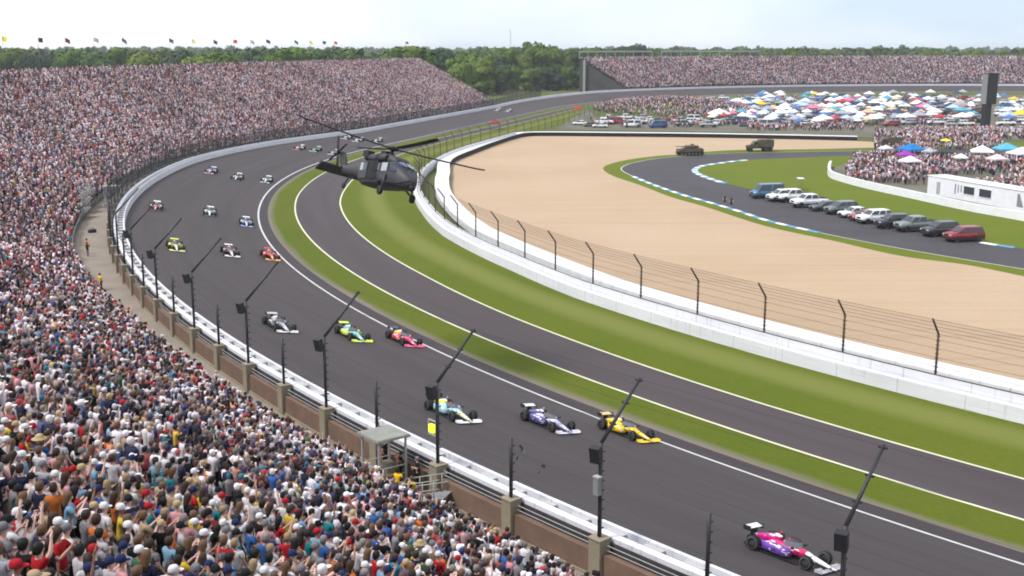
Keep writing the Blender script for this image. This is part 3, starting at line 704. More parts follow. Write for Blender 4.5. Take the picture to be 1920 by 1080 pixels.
def body_meshes(pose):
    v = [(0, 0, .95), (0, 0, 1.14), (0, 0, 1.34), (0, -.005, 1.47), (0, .005, 1.545), (0, .02, 1.60), (0, .01, 1.675)]
    r = [.135, .125, .14, .058, .06, .088, .078]; e = [(0, 1), (1, 2), (2, 3), (3, 4), (4, 5), (5, 6)]
    nose = len(v); v.append((0, .115, 1.605)); r.append(.014); e.append((5, nose))
    for sx in (1, -1):
        el, ha = ARMS[pose][0 if sx == 1 else 1]; b = len(v); ha = Vector(ha); el_ = Vector(el); t = (ha - el_).normalized()
        side = t.cross(Vector((0, 1, .1))).normalized() * sx; pal_ = ha + t * .055
        v += [(sx * .175, 0, 1.405), el, tuple(ha), tuple(pal_)]; r += [.062, .044, .03, .034]; e += [(2, b), (b, b + 1), (b + 1, b + 2), (b + 2, b + 3)]
        for k, off in enumerate((-.03, -.01, .01, .03)):
            c = len(v); ln = (.06, .075, .07, .055)[k]
            v += [tuple(pal_ + side * off + t * .045), tuple(pal_ + side * off * 1.2 + t * (.045 + ln))]; r += [.0105, .008]; e += [(b + 3, c), (c, c + 1)]
        c = len(v); v += [tuple(ha + side * .045 + t * .035), tuple(ha + side * .07 + t * .075)]; r += [.012, .009]; e += [(b + 2, c), (c, c + 1)]
        b = len(v); v += [(sx * .095, 0, .88), (sx * .1, .015, .5), (sx * .1, -.01, .1), (sx * .115, .14, .045)]; r += [.085, .058, .042, .036]; e += [(0, b), (b, b + 1), (b + 1, b + 2), (b + 2, b + 3)]
    body = skin_mesh('person', v, e, r)
    sv = [(0, 0, .86), (0, 0, 1.0), (0, 0, 1.14), (0, 0, 1.34), (0, -.005, 1.45)]; sr = [.168, .165, .155, .17, .085]; se = [(0, 1), (1, 2), (2, 3), (3, 4)]
    for sx in (1, -1):
        el = Vector(ARMS[pose][0 if sx == 1 else 1][0]); sh = Vector((sx * .175, 0, 1.405)); b = len(sv)
        sv += [tuple(sh), tuple(sh.lerp(el, .72))]; sr += [.082, .068]; se += [(3, b), (b, b + 1)]
    shirt = skin_mesh('shirt', sv, se, sr)
    tv = [(0, 0, .96)]; tr = [.155]; te = []
    for sx in (1, -1):
        b = len(tv); tv += [(sx * .095, 0, .86), (sx * .1, .015, .5), (sx * .1, -.01, .13)]; tr += [.105, .078, .066]; te += [(0, b), (b, b + 1), (b + 1, b + 2)]
    return body, shirt, skin_mesh('trousers', tv, te, tr)
M['skin'] = ocol('skin', .6, .06, 12); M['cloth'] = ocol('cloth', .9, .12, 14, spec=.15); M['hair'] = ocol('hair', .7, .2, 30, spec=.3)
BODY = {}
for p_ in ARMS:
    b_, s_, t_ = body_meshes(p_)
    b_.materials.clear(); b_.materials.append(M['skin']); s_.materials.clear(); s_.materials.append(M['cloth']); t_.materials.clear(); t_.materials.append(M['cloth'])
    BODY[p_] = (b_, s_, t_)
def head_piece(kind):
    mb = MB(); n = 10
    def dome(rs): mb.quadgrid([[(rx * math.cos(2*math.pi*k/n), y + ry * math.sin(2*math.pi*k/n), z) for k in range(n)] for rx, ry, y, z in rs], True, True, True)
    if kind == 'short_hair': dome([(.083, .072, -.035, 1.555), (.098, .105, -.012, 1.63), (.096, .108, -.006, 1.70), (.07, .08, -.005, 1.755), (.02, .02, -.005, 1.775)])
    elif kind == 'long_hair': dome([(.09, .05, -.09, 1.36), (.105, .07, -.075, 1.48), (.102, .105, -.02, 1.62), (.097, .109, -.006, 1.70), (.07, .08, -.005, 1.757), (.02, .02, -.005, 1.777)])
    elif kind == 'cap':
        dome([(.098, .108, -.008, 1.645), (.102, .112, -.006, 1.67), (.097, .106, -.006, 1.73), (.07, .08, -.006, 1.775), (.015, .015, -.006, 1.79)])
        mb.quadgrid([[(x, .08 + .12 * math.sqrt(max(0, 1 - (x / .09) ** 2)) * k, 1.66 - .012 * k) for x in np.linspace(-.088, .088, 7)] for k in (0, .5, 1)], False, True)
    elif kind == 'sun_hat': dome([(.205, .22, 0, 1.655), (.20, .215, 0, 1.668), (.105, .115, 0, 1.68), (.10, .11, 0, 1.76), (.075, .085, 0, 1.79), (.015, .015, 0, 1.795)])
    me = mb.mesh(kind); me.materials.append(M['hair'] if 'hair' in kind else M['cloth']); return me
HEAD = {k: head_piece(k) for k in ('short_hair', 'long_hair', 'cap', 'sun_hat')}
NSH = [('white', (236,232,236), 27), ('light grey', (200,196,202), 13), ('grey', (132,130,136), 8), ('black', (30,30,35), 12), ('navy', (36,44,78), 10), ('red', (205,26,38), 8), ('maroon', (112,26,40), 3), ('blue', (42,100,180), 7), ('pale blue', (128,178,216), 5), ('teal', (26,142,156), 4), ('pink', (230,160,170), 5), ('tan', (192,164,132), 5), ('orange', (232,118,42), 3), ('green', (56,116,76), 3), ('yellow', (236,196,48), 3), ('purple', (100,84,132), 3)]
NHAT = [('white', (238,236,238), 6), ('black', (36,36,42), 5), ('red', (196,28,38), 3), ('navy', (38,50,98), 4), ('tan', (200,172,124), 2), ('grey', (128,126,130), 3)]
NHAIR = [('brown', (72,50,40), 5), ('black', (30,26,26), 4), ('light brown', (124,88,60), 4), ('blond', (176,144,104), 1.5), ('grey', (150,144,140), 2)]
NSK = [(214,176,162), (200,156,142), (184,140,124), (146,104,88), (222,188,174)]
POSE_TXT = {'down': 'standing', 'fold': 'with folded arms', 'phone': 'filming', 'one': 'with one arm raised', 'both': 'with both arms raised'}
rp = random.Random(21); people = []
def mute(c, k=.86):
    g = sum(c) / 3; return tuple(int((g + (v - g) * .86) * k) for v in c)
def wpick(L): return rp.choices(L, [x[-1] for x in L])[0]
def person(loc, yaw, shirt=None, pose=None, head=None, pant=None, label=None, sleeve=None, group=None, k=1.0, hatcol=None):
    sh = shirt or wpick(NSH); ps = pose or rp.choices(list(ARMS), [44, 30, 12, 4, 2])[0]
    hd = head or rp.choices(['short_hair', 'long_hair', 'cap', 'sun_hat'], [40, 17, 36, 1])[0]
    o = add('person', BODY[ps][0], None, None, loc=loc, rot=(0, 0, yaw), color=lin(*rp.choice(NSK)))
    o.scale = (k * rp.uniform(.97, 1.1), k * rp.uniform(.98, 1.1), k * rp.uniform(.93, 1.05))
    add('shirt', BODY[ps][1], None, o, color=lin(*(mute(sh[1]) if group and 'nearest' in group else sh[1])))
    add('trousers', BODY[ps][2], None, o, color=lin(*(pant or rp.choice([(60,72,104), (120,110,96), (32,32,38), (150,140,124)]))))
    if 'hair' in hd: hc = wpick(NHAIR); txt = ('long ' if hd == 'long_hair' else '') + hc[0] + ' hair'
    elif hd == 'cap': hc = hatcol or wpick(NHAT); txt = hc[0] + ' cap'
    else: hc = hatcol or ('straw', (206,176,126), 1); txt = hc[0] + ' sun hat'
    add('hair' if 'hair' in hd else 'hat', HEAD[hd], None, o, color=lin(*mute(hc[1], .9)))
    tag(o, label or f'person in {sh[0]} shirt, {txt}, {POSE_TXT[ps]}', 'person', group); return o
for i in HERO: people.append(person(pos[i], yaw[i], group='spectators nearest the camera'))
uniq(people, '{}, {} from left')
# ============================================================ racing cars
M['paint'] = ocol('car_paint', .3, .06, 5, spec=.5, coat=.4)
def livery(m):        # printed decals: small pale and dark patches on the paint
    nt = m.node_tree; n = nt.nodes; L = nt.links; b = n['Principled BSDF']; src = b.inputs['Base Color'].links[0].from_socket
    tc = n.new('ShaderNodeTexCoord'); mp = n.new('ShaderNodeMapping'); mp.inputs['Scale'].default_value = (2.2, 3.5, 6.5); L.new(tc.outputs['Object'], mp.inputs[0])
    for off, lo, hi, c in ((0, .60, .62, (.75, .75, .76, 1)), (7.3, .63, .65, (.03, .03, .04, 1))):
        ad = n.new('ShaderNodeVectorMath'); ad.inputs[1].default_value = (off, off, off); L.new(mp.outputs[0], ad.inputs[0])
        no = n.new('ShaderNodeTexNoise'); no.inputs['Scale'].default_value = 1; no.inputs['Detail'].default_value = 1; L.new(ad.outputs[0], no.inputs['Vector'])
        mr = n.new('ShaderNodeMapRange'); mr.inputs[1].default_value = lo; mr.inputs[2].default_value = hi; L.new(no.outputs['Fac'], mr.inputs[0])
        mx = n.new('ShaderNodeMixRGB'); L.new(mr.outputs[0], mx.inputs[0]); L.new(src, mx.inputs[1]); mx.inputs[2].default_value = c; src = mx.outputs[0]
    L.new(src, b.inputs['Base Color'])
M['livery'] = ocol('racing_paint', .3, .06, 5, spec=.5, coat=.4); livery(M['livery'])
M['carbon'] = pmat('carbon_fibre', (.02, .02, .022, 1), .45, .2, 6, spec=.4)
M['band'] = pmat('tyre_lettering', (.13, .13, .13, 1), .8, .3, 9)
M['rim'] = pmat('wheel_rim', (.06, .06, .065, 1), .4, .2, 5, metal=.4)
M['glass'] = pmat('dark_glass', (.03, .035, .045, 1), .12, .1, 2, spec=.6)
M['screen'] = pmat('tinted_screen', (.16, .17, .19, 1), .12, .1, 2, spec=.6)
def sect(x, zc, hw, hh, n=12, pw=2.6):
    out = []
    for k in range(n):
        a = 2 * math.pi * k / n; c, s = math.cos(a), math.sin(a)
        out.append((x, hw * math.copysign(abs(c) ** (2 / pw), c), zc + hh * math.copysign(abs(s) ** (2 / pw), s)))
    return out
def loft(mb, st, n=12, pw=2.6): return mb.quadgrid([sect(x, z, w, h, n, pw) for x, z, w, h in st], True, True, True)
def sideloft(mb, st, sy, n=10, pw=3):
    rows = []
    for x, yc, zc, hw, hh in st: rows.append([(p[0], p[1] + yc * sy, p[2]) for p in sect(x, zc, hw, hh, n, pw)])
    return mb.quadgrid(rows, True, True, True)
def wheel(par, loc, r, w, rimr, spokes=0):
    h = w / 2
    ty = MB().lathe([(rimr, -h), (r * .93, -h), (r, -h * .72), (r, h * .72), (r * .93, h), (rimr, h)], n=20, axis='y', closed=True).build('tyre', M['tyre'], par, loc=loc)
    MB().lathe([(r * .76, h * 1.005), (r * .84, h * 1.005), (r * .84, h * 1.03), (r * .76, h * 1.03)], n=20, axis='y', closed=True).lathe([(r * .76, -h * 1.03), (r * .84, -h * 1.03), (r * .84, -h * 1.005), (r * .76, -h * 1.005)], n=20, axis='y', closed=True).build('sidewall_band', M['band'], ty)
    MB().lathe([(.02, -h * .9), (rimr * .55, -h * .65), (rimr * 1.01, -h * .8), (rimr * 1.01, h * .8), (rimr * .55, h * .65), (.02, h * .9)], n=16, axis='y').build('rim', M['rim'], ty)
    return ty
def racing_car():
    c = empty('racing_car')
    loft(MB(), [(1.05, .43, .20, .17), (.7, .45, .26, .2), (.3, .46, .33, .24), (-.2, .46, .36, .26), (-.7, .46, .35, .27), (-1.0, .45, .3, .25)]).build('monocoque', M['livery'], c)
    loft(MB(), [(2.68, .2, .035, .025), (2.4, .23, .085, .055), (2.0, .29, .12, .09), (1.5, .36, .16, .13), (1.045, .43, .202, .172)]).build('nose', M['livery'], c)
    loft(MB(), [(-.36, .80, .10, .13), (-.5, .77, .18, .20), (-.8, .69, .27, .25), (-1.2, .60, .27, .22), (-1.6, .53, .18, .17), (-2.0, .48, .08, .1)]).build('engine_cover', M['livery'], c)
    MB().box((-.42, 0, .98), (.10, .05, .05)).box((-.34, 0, .83), (.02, .075, .085)).build('air_intake', M['carbon'], c)
    for sy in (1, -1):
        sideloft(MB(), [(.45, .46, .38, .1, .14), (.3, .56, .39, .22, .22), (-.2, .58, .39, .28, .25), (-.8, .52, .37, .27, .23), (-1.25, .40, .32, .2, .18), (-1.7, .22, .30, .1, .12)], sy).build('sidepod', M['livery'], c)
        MB().box((1.5, sy * .45, .36), (.014, .32, .012), M=Matrix.Rotation(sy * -.12, 3, 'Z')).build('wishbone', M['carbon'], c)
        MB().tube([(1.35, sy * .17, .42), (1.53, sy * .74, .34)], .018, 5).build('wishbone', M['carbon'], c)
        MB().tube([(1.72, sy * .14, .30), (1.58, sy * .74, .26)], .018, 5).build('wishbone', M['carbon'], c)
        MB().tube([(-1.2, sy * .2, .38), (-1.43, sy * .68, .36)], .02, 5).build('wishbone', M['carbon'], c)
        MB().tube([(-1.7, sy * .12, .34), (-1.49, sy * .68, .3)], .02, 5).build('wishbone', M['carbon'], c)
        wheel(c, (1.55, sy * .83, .335), .335, .28, .19); wheel(c, (-1.45, sy * .80, .355), .355, .37, .2)
        MB().box((.55, sy * .56, .68), (.05, .09, .045)).tube([(.5, sy * .3, .58), (.55, sy * .5, .66)], .012, 4).build('mirror', M['carbon'], c)
    MB().extrude([(.95, .05), (.6, .09), (-1.9, .10), (-2.05, .2), (-2.05, .17), (-1.9, .05)], -.78, .78).build('floor', M['carbon'], c)
    # front wing: planes, end plates
    fw = MB().extrude([(2.46, .10), (2.36, .125), (2.24, .15), (2.24, .135), (2.36, .11)], -.9, .9).build('front_wing', M['paint'], c)
    for sy in (1, -1):
        MB().box((2.28, sy * .915, .17), (.2, .012, .075)).build('end_plate', M['paint'], fw)
        MB().extrude([(2.24, .17), (2.1, .22), (2.1, .205), (2.24, .16)], min(sy * .42, sy * .88), max(sy * .42, sy * .88)).build('flap', M['paint'], fw)
    rw = MB().extrude([(-1.95, .86), (-2.12, .905), (-2.3, .95), (-2.3, .93), (-2.12, .88), (-1.95, .845)], -.53, .53).build('rear_wing', M['paint'], c)
    for sy in (1, -1): MB().box((-2.12, sy * .54, .86), (.22, .012, .12)).build('end_plate', M['carbon'], rw)
    MB().box((-2.05, 0, .66), (.16, .05, .2)).build('pylon', M['carbon'], rw)
    MB().box((-2.1, 0, .34), (.12, .3, .12)).box((-1.75, 0, .34), (.3, .14, .12)).build('gearbox', M['carbon'], c)
    # cockpit screen and helmet
    rows = []
    for z, k in ((.62, 1.0), (.80, .93), (.93, .82)):
        rows.append([(.05 + .72 * math.cos(a) * k, .33 * math.sin(a) * k, z) for a in np.linspace(-1.75, 1.75, 11)])
    sc = MB().quadgrid(rows, False, True).build('cockpit_screen', M['screen'], c)
    MB().tube(rows[2], .022, 5).build('screen_frame', M['carbon'], sc)
    MB().ell((-.02, 0, .66), (.28, .24, .05), 10, 4).build('cockpit', M['carbon'], c)
    MB().ell((-.03, 0, .77), (.135, .115, .135), 10, 8).build('helmet', M['paint'], c, color=lin(230, 228, 230))
    MB().tube([(-.5, 0, 1.0), (-.5, 0, 1.22)], .008, 4).box((-.5, 0, 1.06), (.05, .03, .03)).build('camera_pod', M['paint'], c)
    return c
RC = racing_car()
def track_px(px, py, h=.3):
    z = 1.5
    for _ in range(30):
        g_ = ground(px, py, z + h); s, d = sd(g_); z = z * .4 + .6 * zbank(s, d)
    return s, d, z
# x, y in the photograph; colours: tub, nose, cover, pods, front wing, rear wing
W_, K_ = (232, 232, 236), (34, 34, 40)
RACERS = [
 (1472, 1032, (226,22,100), (240,238,240), (196,20,122), (112,62,170), (176,170,176), (235,235,238), 'magenta and purple racing car with a white nose, nearest the camera'),
 (846, 772, (168,212,222), (236,236,190), (236,224,40), (150,205,212), (240,240,240), K_, 'racing car with yellow engine cover and pale blue body'),
 (1024, 790, (205,198,214), (176,168,206), (98,88,150), (88,82,146), (214,208,226), (220,220,226), 'violet and lavender racing car between two yellow ones'),
 (1168, 805, (244,204,18), (246,208,20), (244,204,18), (240,198,16), (246,210,20), (220,190,120), 'bright yellow racing car beside the white track line'),
 (521, 608, (150,150,158), (196,194,200), (208,204,208), (66,68,78), (226,224,228), (190,188,194), 'silver and dark grey racing car nearest the outer wall'),
 (659, 626, (120,196,204), (150,206,212), (130,202,208), (206,232,40), (222,240,60), (216,236,50), 'pale teal racing car with neon yellow wings'),
 (757, 636, (232,70,110), (240,64,128), (240,208,48), (216,50,60), (242,90,140), (52,48,84), 'pink nosed racing car with yellow engine cover'),
 (328, 462, (214,206,120), (220,216,216), (60,58,50), (226,222,60), (226,224,120), (226,220,50), 'black and yellow racing car in the middle of the turn'),
 (431, 473, (176,110,112), (226,206,206), (140,70,74), (96,66,70), (232,228,228), (226,222,222), 'dusky red and white racing car with a white front wing'),
 (505, 479, (232,70,52), (240,120,60), (222,40,40), (226,46,46), (244,176,90), (214,40,40), 'red and orange racing car touching the white track line'),
 (292, 388, (232,120,116), (226,110,110), (240,238,238), (236,236,236), (60,44,48), (244,242,242), 'white racing car with red nose near the outer wall'),
 (393, 398, (220,228,226), (232,236,236), (60,96,86), (210,220,216), (40,58,54), (236,240,240), 'white racing car with dark green engine cover'),
 (461, 418, (176,186,224), (190,198,230), (90,100,160), (210,214,236), (150,160,210), (240,240,246), 'white and soft blue racing car beside the track line'),
 (396, 321, (170,178,226), (206,150,160), (150,160,214), (190,196,232), (220,170,176), (226,226,240), 'lilac racing car with a pinkish nose'),
 (445, 333, (214,214,212), (220,220,220), (60,66,66), (200,204,202), (60,60,62), (236,238,236), 'white racing car with dark engine cover behind the leaders'),
 (500, 338, (232,234,234), (236,238,238), (214,222,220), (226,230,230), (200,204,204), (244,244,246), 'plain white racing car by the start of the verge'),
 (561, 278, (226,196,198), (222,150,156), (232,230,232), (216,206,208), (200,120,124), (240,238,240), 'white and rose racing car far round the turn'),
 (592, 281, (110,160,130), (150,196,170), (70,120,96), (96,150,120), (200,220,208), (210,226,216), 'green and white racing car far round the turn'),
 (626, 287, (190,190,192), (214,214,214), (50,52,54), (180,182,184), (210,210,210), (226,226,228), 'white and black racing car below the tail rotor'),
 (651, 258, (222,220,222), (226,190,194), (226,226,226), (200,198,200), (220,220,220), (238,238,240), 'whitish racing car just under the rear rotor blade'),
 (672, 263, (236,236,238), (236,236,238), (180,184,188), (226,228,230), (226,226,226), (244,244,246), 'white racing car following under the rotor blade'),
 (708, 264, (206,208,210), (222,222,224), (90,94,98), (186,190,192), (214,216,216), (232,234,234), 'greyish racing car left of the rotor hub'),
 (934, 206, (238,238,240), (238,238,240), (222,224,226), (232,232,234), (230,230,230), (244,244,246), 'tiny white racing car at the back of the field'),
 (954, 208, (236,222,224), (238,230,230), (220,200,204), (232,226,228), (230,230,230), (244,244,246), 'last tiny white and pink racing car on the straight')]
for i, (px, py, tub, nose, cov, pod, fw, rw, lab) in enumerate(RACERS):
    s, d, z = track_px(px, py); c = RC if i == 0 else copy_tree(RC)
    h = -T(s); b = math.atan2(float(rise(s)), TRACK_W) if d > 0 else 0; up = (Vector((0, 0, 1)) * math.cos(b) - N(s) * math.sin(b)).normalized()
    h = (h - up * h.dot(up)).normalized(); y = up.cross(h); m = Matrix((h, y, up)).transposed().to_4x4(); m.translation = P(s, d, zbank(s, d) + .025); c.matrix_world = m
    tag(c, lab, 'racing car', 'racing cars running three abreast')
    cm = {'monocoque': tub, 'nose': nose, 'engine_cover': cov, 'sidepod': pod, 'front_wing': fw, 'rear_wing': rw, 'camera_pod': tub, 'helmet': random.choice([(235,235,238), (220,60,50), (240,210,60), (60,90,180)])}
    for ch in c.children:
        k = ch.name.split('.')[0]
        if k in cm: ch.color = lin(*cm[k])
        for g2 in ch.children:
            if k == 'front_wing': g2.color = lin(*fw)

# ============================================================ road vehicles
M['lamp'] = pmat('lamp_glass', (.6, .6, .58, 1), .2, .1, 5, spec=.6); M['tail'] = pmat('tail_lamp', (.35, .02, .02, 1), .3, .1, 5)
M['trim'] = pmat('black_trim', (.02, .02, .022, 1), .6, .1, 4)
def road_vehicle(kind, detail=True):
    c = empty('parked_' + kind); K = dict(
        suv=dict(L=4.9, W=1.0, belt=1.22, roof=1.84, hood=1.16, x=(1.3, .5, -1.95, -2.32), hx=2.4, tx=-2.42, gz=.36, wr=.41),
        pickup=dict(L=5.7, W=1.03, belt=1.34, roof=1.98, hood=1.28, x=(1.4, .7, -.95, -1.15), hx=2.75, tx=-2.85, gz=.46, wr=.45),
        car=dict(L=4.7, W=.92, belt=.92, roof=1.44, hood=.90, x=(1.05, .25, -1.1, -1.85), hx=2.3, tx=-2.35, gz=.22, wr=.33),
        van=dict(L=5.4, W=1.0, belt=1.3, roof=2.25, hood=1.2, x=(2.0, 1.3, -2.5, -2.65), hx=2.65, tx=-2.72, gz=.3, wr=.36))[kind]
    W, belt, roof, hood, (x1, x2, x3, x4), hx, tx, gz = K['W'], K['belt'], K['roof'], K['hood'], K['x'], K['hx'], K['tx'], K['gz']
    st = []
    for x, zt, w in ((hx, hood - .32, W * .86), (hx - .08, hood - .1, W * .93), (hx - .45, hood - .02, W * .98), (x1 + .1, belt - .02, W), (0, belt, W), (x4, belt, W), (tx + .15, belt - .04, W * .98), (tx, belt - .25, W * .93)):
        st.append((x, (zt + gz) / 2, w, (zt - gz) / 2))
    loft(MB(), st, 14, 5).build('body', M['paint'], c)
    wb, wt = W * .95, W * .78
    A = [(x1, wb, belt - .06), (x4, wb, belt - .06), (x3, wt, roof - .05), (x2, wt, roof - .05)]
    mb = MB(); rows = [[(x1, -wb, belt - .06), (x2, -wt, roof - .05), (x2 - .12, -wt * .92, roof), (x3 + .1, -wt * .92, roof), (x3, -wt, roof - .05), (x4, -wb, belt - .06)]]
    rows.append([(p[0], -p[1], p[2]) for p in rows[0]]); mb.quadgrid(rows, True, False, True); mb.build('cabin', M['paint'], c)
    def win(name, q, off):
        ctr = sum((Vector(p) for p in q), Vector()) / len(q); n = (Vector(q[1]) - Vector(q[0])).cross(Vector(q[2]) - Vector(q[0])).normalized()
        if n.dot(ctr - Vector((ctr.x * .5, 0, belt))) < 0: n = -n
        MB().poly([ctr + (Vector(p) - ctr) * .86 + n * off for p in q]).poly([ctr + (Vector(p) - ctr) * .86 - n * .05 for p in reversed(q)]).build(name, M['glass'], c)
    win('windscreen', [(x1, -wb, belt - .02), (x1, wb, belt - .02), (x2, wt, roof - .06), (x2, -wt, roof - .06)], .012)
    win('rear_window', [(x4, -wb, belt), (x4, wb, belt), (x3, wt, roof - .06), (x3, -wt, roof - .06)], .012)
    for sy in (1, -1):
        lerp = lambda a, b, t: a + (b - a) * t
        cuts = (0, .5, 1) if kind != 'suv' else (0, .38, .72, 1)
        for a, b in zip(cuts[:-1], cuts[1:]):
            win('side_window', [(lerp(x1, x4, a), sy * wb, belt), (lerp(x1, x4, b), sy * wb, belt), (lerp(x2, x3, b), sy * wt, roof - .06), (lerp(x2, x3, a), sy * wt, roof - .06)], .02)
        if detail:
            MB().box((hx - .06, sy * W * .66, hood - .28), (.05, W * .2, .075)).build('headlight', M['lamp'], c)
            MB().box((tx + .05, sy * W * .80, belt - .28), (.05, .1, .13)).build('tail_light', M['tail'], c)
            MB().box((x1 - .12, sy * (W + .08), belt + .05), (.08, .1, .07)).build('mirror', M['paint'], c)
        for x in (hx * .64, tx * .62): wheel(c, (x, sy * (W - .1), K['wr']), K['wr'], .24, K['wr'] * .62)
    if detail:
        MB().box((0, 0, gz + .06), (hx * .97, W * .99, .1)).build('sill', M['trim'], c)
        MB().box((hx - .02, 0, hood - .33), (.04, W * .42, .12)).build('grille', M['trim'], c)
        MB().box((hx + .01, 0, gz + .16), (.05, W * .9, .1)).build('bumper', M['trim'], c)
    if kind == 'pickup': MB().box(((x4 + tx) / 2 - .02, 0, belt - .02), (abs(tx - x4) / 2 - .12, W * .82, .05)).build('load_bed', M['trim'], c)
    return c
VEH = {k: road_vehicle(k) for k in ('suv', 'pickup', 'car', 'van')}; VUSED = set()
def place_vehicle(kind, loc, rz, col, label, group):
    c = VEH[kind] if kind not in VUSED else copy_tree(VEH[kind]); VUSED.add(kind)
    c.location = loc; c.rotation_euler = (0, 0, rz)
    for ch in c.children:
        if ch.name.split('.')[0] in ('body', 'cabin', 'mirror'): ch.color = lin(*col)
    return tag(c, label, 'van' if kind == 'van' else ('pickup' if kind == 'pickup' else 'car'), group)
ROWV = [('van', 1438, 372, (60,110,140), 'blue parked van at the far left of the row'), ('suv', 1466, 378, (236,236,238), 'first white parked vehicle beside the blue van'), ('pickup', 1486, 379, (240,240,240), 'white parked pickup with a light bar over its roof'),
        ('pickup', 1516, 389, (240,240,244), 'large white parked pickup ahead of the grey ones'), ('car', 1548, 396, (70,74,78), 'dark grey parked car half hidden behind another'), ('suv', 1577, 402, (96,108,110), 'grey green parked wagon left of the white car'),
        ('car', 1602, 408, (230,230,232), 'white parked car with grey windows next to the red one'), ('car', 1622, 414, (150,40,44), 'small dark red parked car between two white ones'), ('suv', 1638, 419, (240,240,242), 'white parked wagon in the middle of the row'),
        ('suv', 1674, 428, (44,44,50), 'black parked wagon right of the white one'), ('pickup', 1716, 434, (122,130,130), 'grey parked pickup second last but one'), ('suv', 1762, 443, (58,60,62), 'charcoal parked wagon beside the red one'),
        ('suv', 1806, 453, (140,24,40), 'red parked wagon at the right end of the row')]
for k, px, py, col, lab in ROWV: place_vehicle(k, ground(px, py - 1), R_(180 + 14 + random.uniform(-3, 3)), col, lab, 'vehicles parked along the infield road').scale = (1.1, 1.1, 1.12)
q = ground(1500, 356)
t = empty('light_bar', q); tag(t, 'white roof light bar on a rack above the pickup', 'light')
MB().box((0, 0, 2.15), (.55, .9, .06)).build('bar', M['white'], t); 
for x in (-.4, .4):
    for y in (-.7, .7): MB().tube([(x, y, 0), (x, y, 2.1)], .03, 5).build('leg', M['grey'], t)

# ============================================================ military vehicles
M['olive'] = pmat('military_paint', (.075, .066, .045, 1), .8, .3, .8, col2=(.125, .105, .075, 1), detail=6)
def tank(loc, rz, label):
    c = empty('armoured_vehicle', loc, rz); tag(c, label, 'tank', 'military vehicles on the road')
    MB().extrude([(3.3, .9), (2.7, .55), (-3.2, .6), (-3.3, 1.5), (-2.9, 1.75), (1.6, 1.8), (3.1, 1.15)], -1.05, 1.05, .03).build('hull', M['olive'], c)
    for sy in (1, -1):
        y0, y1 = sorted((sy * 1.06, sy * 1.55))
        tr = MB().extrude([(3.2, .62), (2.75, .12), (2.4, .02), (-2.4, .02), (-2.95, .2), (-3.2, .7), (-3.0, .95), (2.9, .95)], y0, y1, .02).build('track', M['tyre'], c)
        for k in range(6): MB().lathe([(.05, -.05), (.29, -.05), (.3, 0), (.29, .05), (.05, .05)], (-2.2 + k * .88, sy * 1.56, .36), 12, 'y').build('road_wheel', M['olive'], tr)
        MB().box((0, sy * 1.3, 1.25), (3.0, .24, .27)).build('side_skirt', M['olive'], c)
    tu = loft(MB(), [(1.3, 2.08, .5, .2), (.9, 2.1, .95, .34), (-.6, 2.12, 1.1, .38), (-1.5, 2.1, .9, .32)], 12, 4).build('turret', M['olive'], c)
    MB().tube([(1.2, 0, 2.1), (3.6, 0, 2.18)], [.11, .07], 8).build('gun_barrel', M['olive'], tu)
    MB().lathe([(.02, 2.46), (.42, 2.46), (.42, 2.72), (.34, 2.78), (.02, 2.78)], (-.5, .35, 0), 10).build('hatch', M['olive'], tu)
    MB().box((-1.75, 0, 2.05), (.3, .8, .28)).build('stowage_rack', M['olive'], tu)
    return c
def army_truck(loc, rz, label):
    c = empty('army_truck', loc, rz); tag(c, label, 'military truck', 'military vehicles on the road')
    MB().box((0, 0, .95), (3.3, .8, .14)).build('chassis', M['olive'], c)
    MB().extrude([(3.4, 1.0), (3.4, 1.55), (2.1, 1.75), (2.1, 1.0)], -.85, .85, .04).build('bonnet', M['olive'], c)
    cb = MB().extrude([(2.1, 1.05), (2.1, 1.8), (1.6, 2.6), (.5, 2.65), (.5, 1.05)], -1.1, 1.1, .04).build('cab', M['olive'], c)
    MB().box((1.9, 0, 2.16), (.02, .85, .24), M=Matrix.Rotation(-.55, 3, 'Y')).build('windscreen', M['glass'], cb)
    for sy in (1, -1): MB().box((1.2, sy * 1.1, 2.1), (.42, .02, .26)).build('side_window', M['glass'], cb)
    MB().extrude([(.4, 1.2), (.4, 2.9), (.2, 3.05), (-3.2, 3.05), (-3.35, 2.9), (-3.35, 1.2)], -1.2, 1.2, .06).build('cargo_cover', M['olive'], c)
    for x in (2.6, -1.3, -2.5):
        for sy in (1, -1): wheel(c, (x, sy * .98, .58), .58, .34, .3)
    return c
tank(ground(1293, 291), R_(180 + 6), 'camouflaged tracked armoured vehicle with gun turret on the infield road')
army_truck(ground(1424, 284), R_(180 + 4), 'camouflaged military truck with tall covered back behind the tank')
army_truck(ground(1664, 279), R_(180), 'small tan military truck at the right end of the gravel')
for px, py, lab in ((1359, 383, 'left one of two dark clad people standing on the road'), (1371, 387, 'right one of two dark clad people standing on the road')):
    person(ground(px, py), R_(150), shirt=('black', (30,32,34), 1), pose='down', head='short_hair', pant=(34,36,36), label=lab, group='people on the infield road')

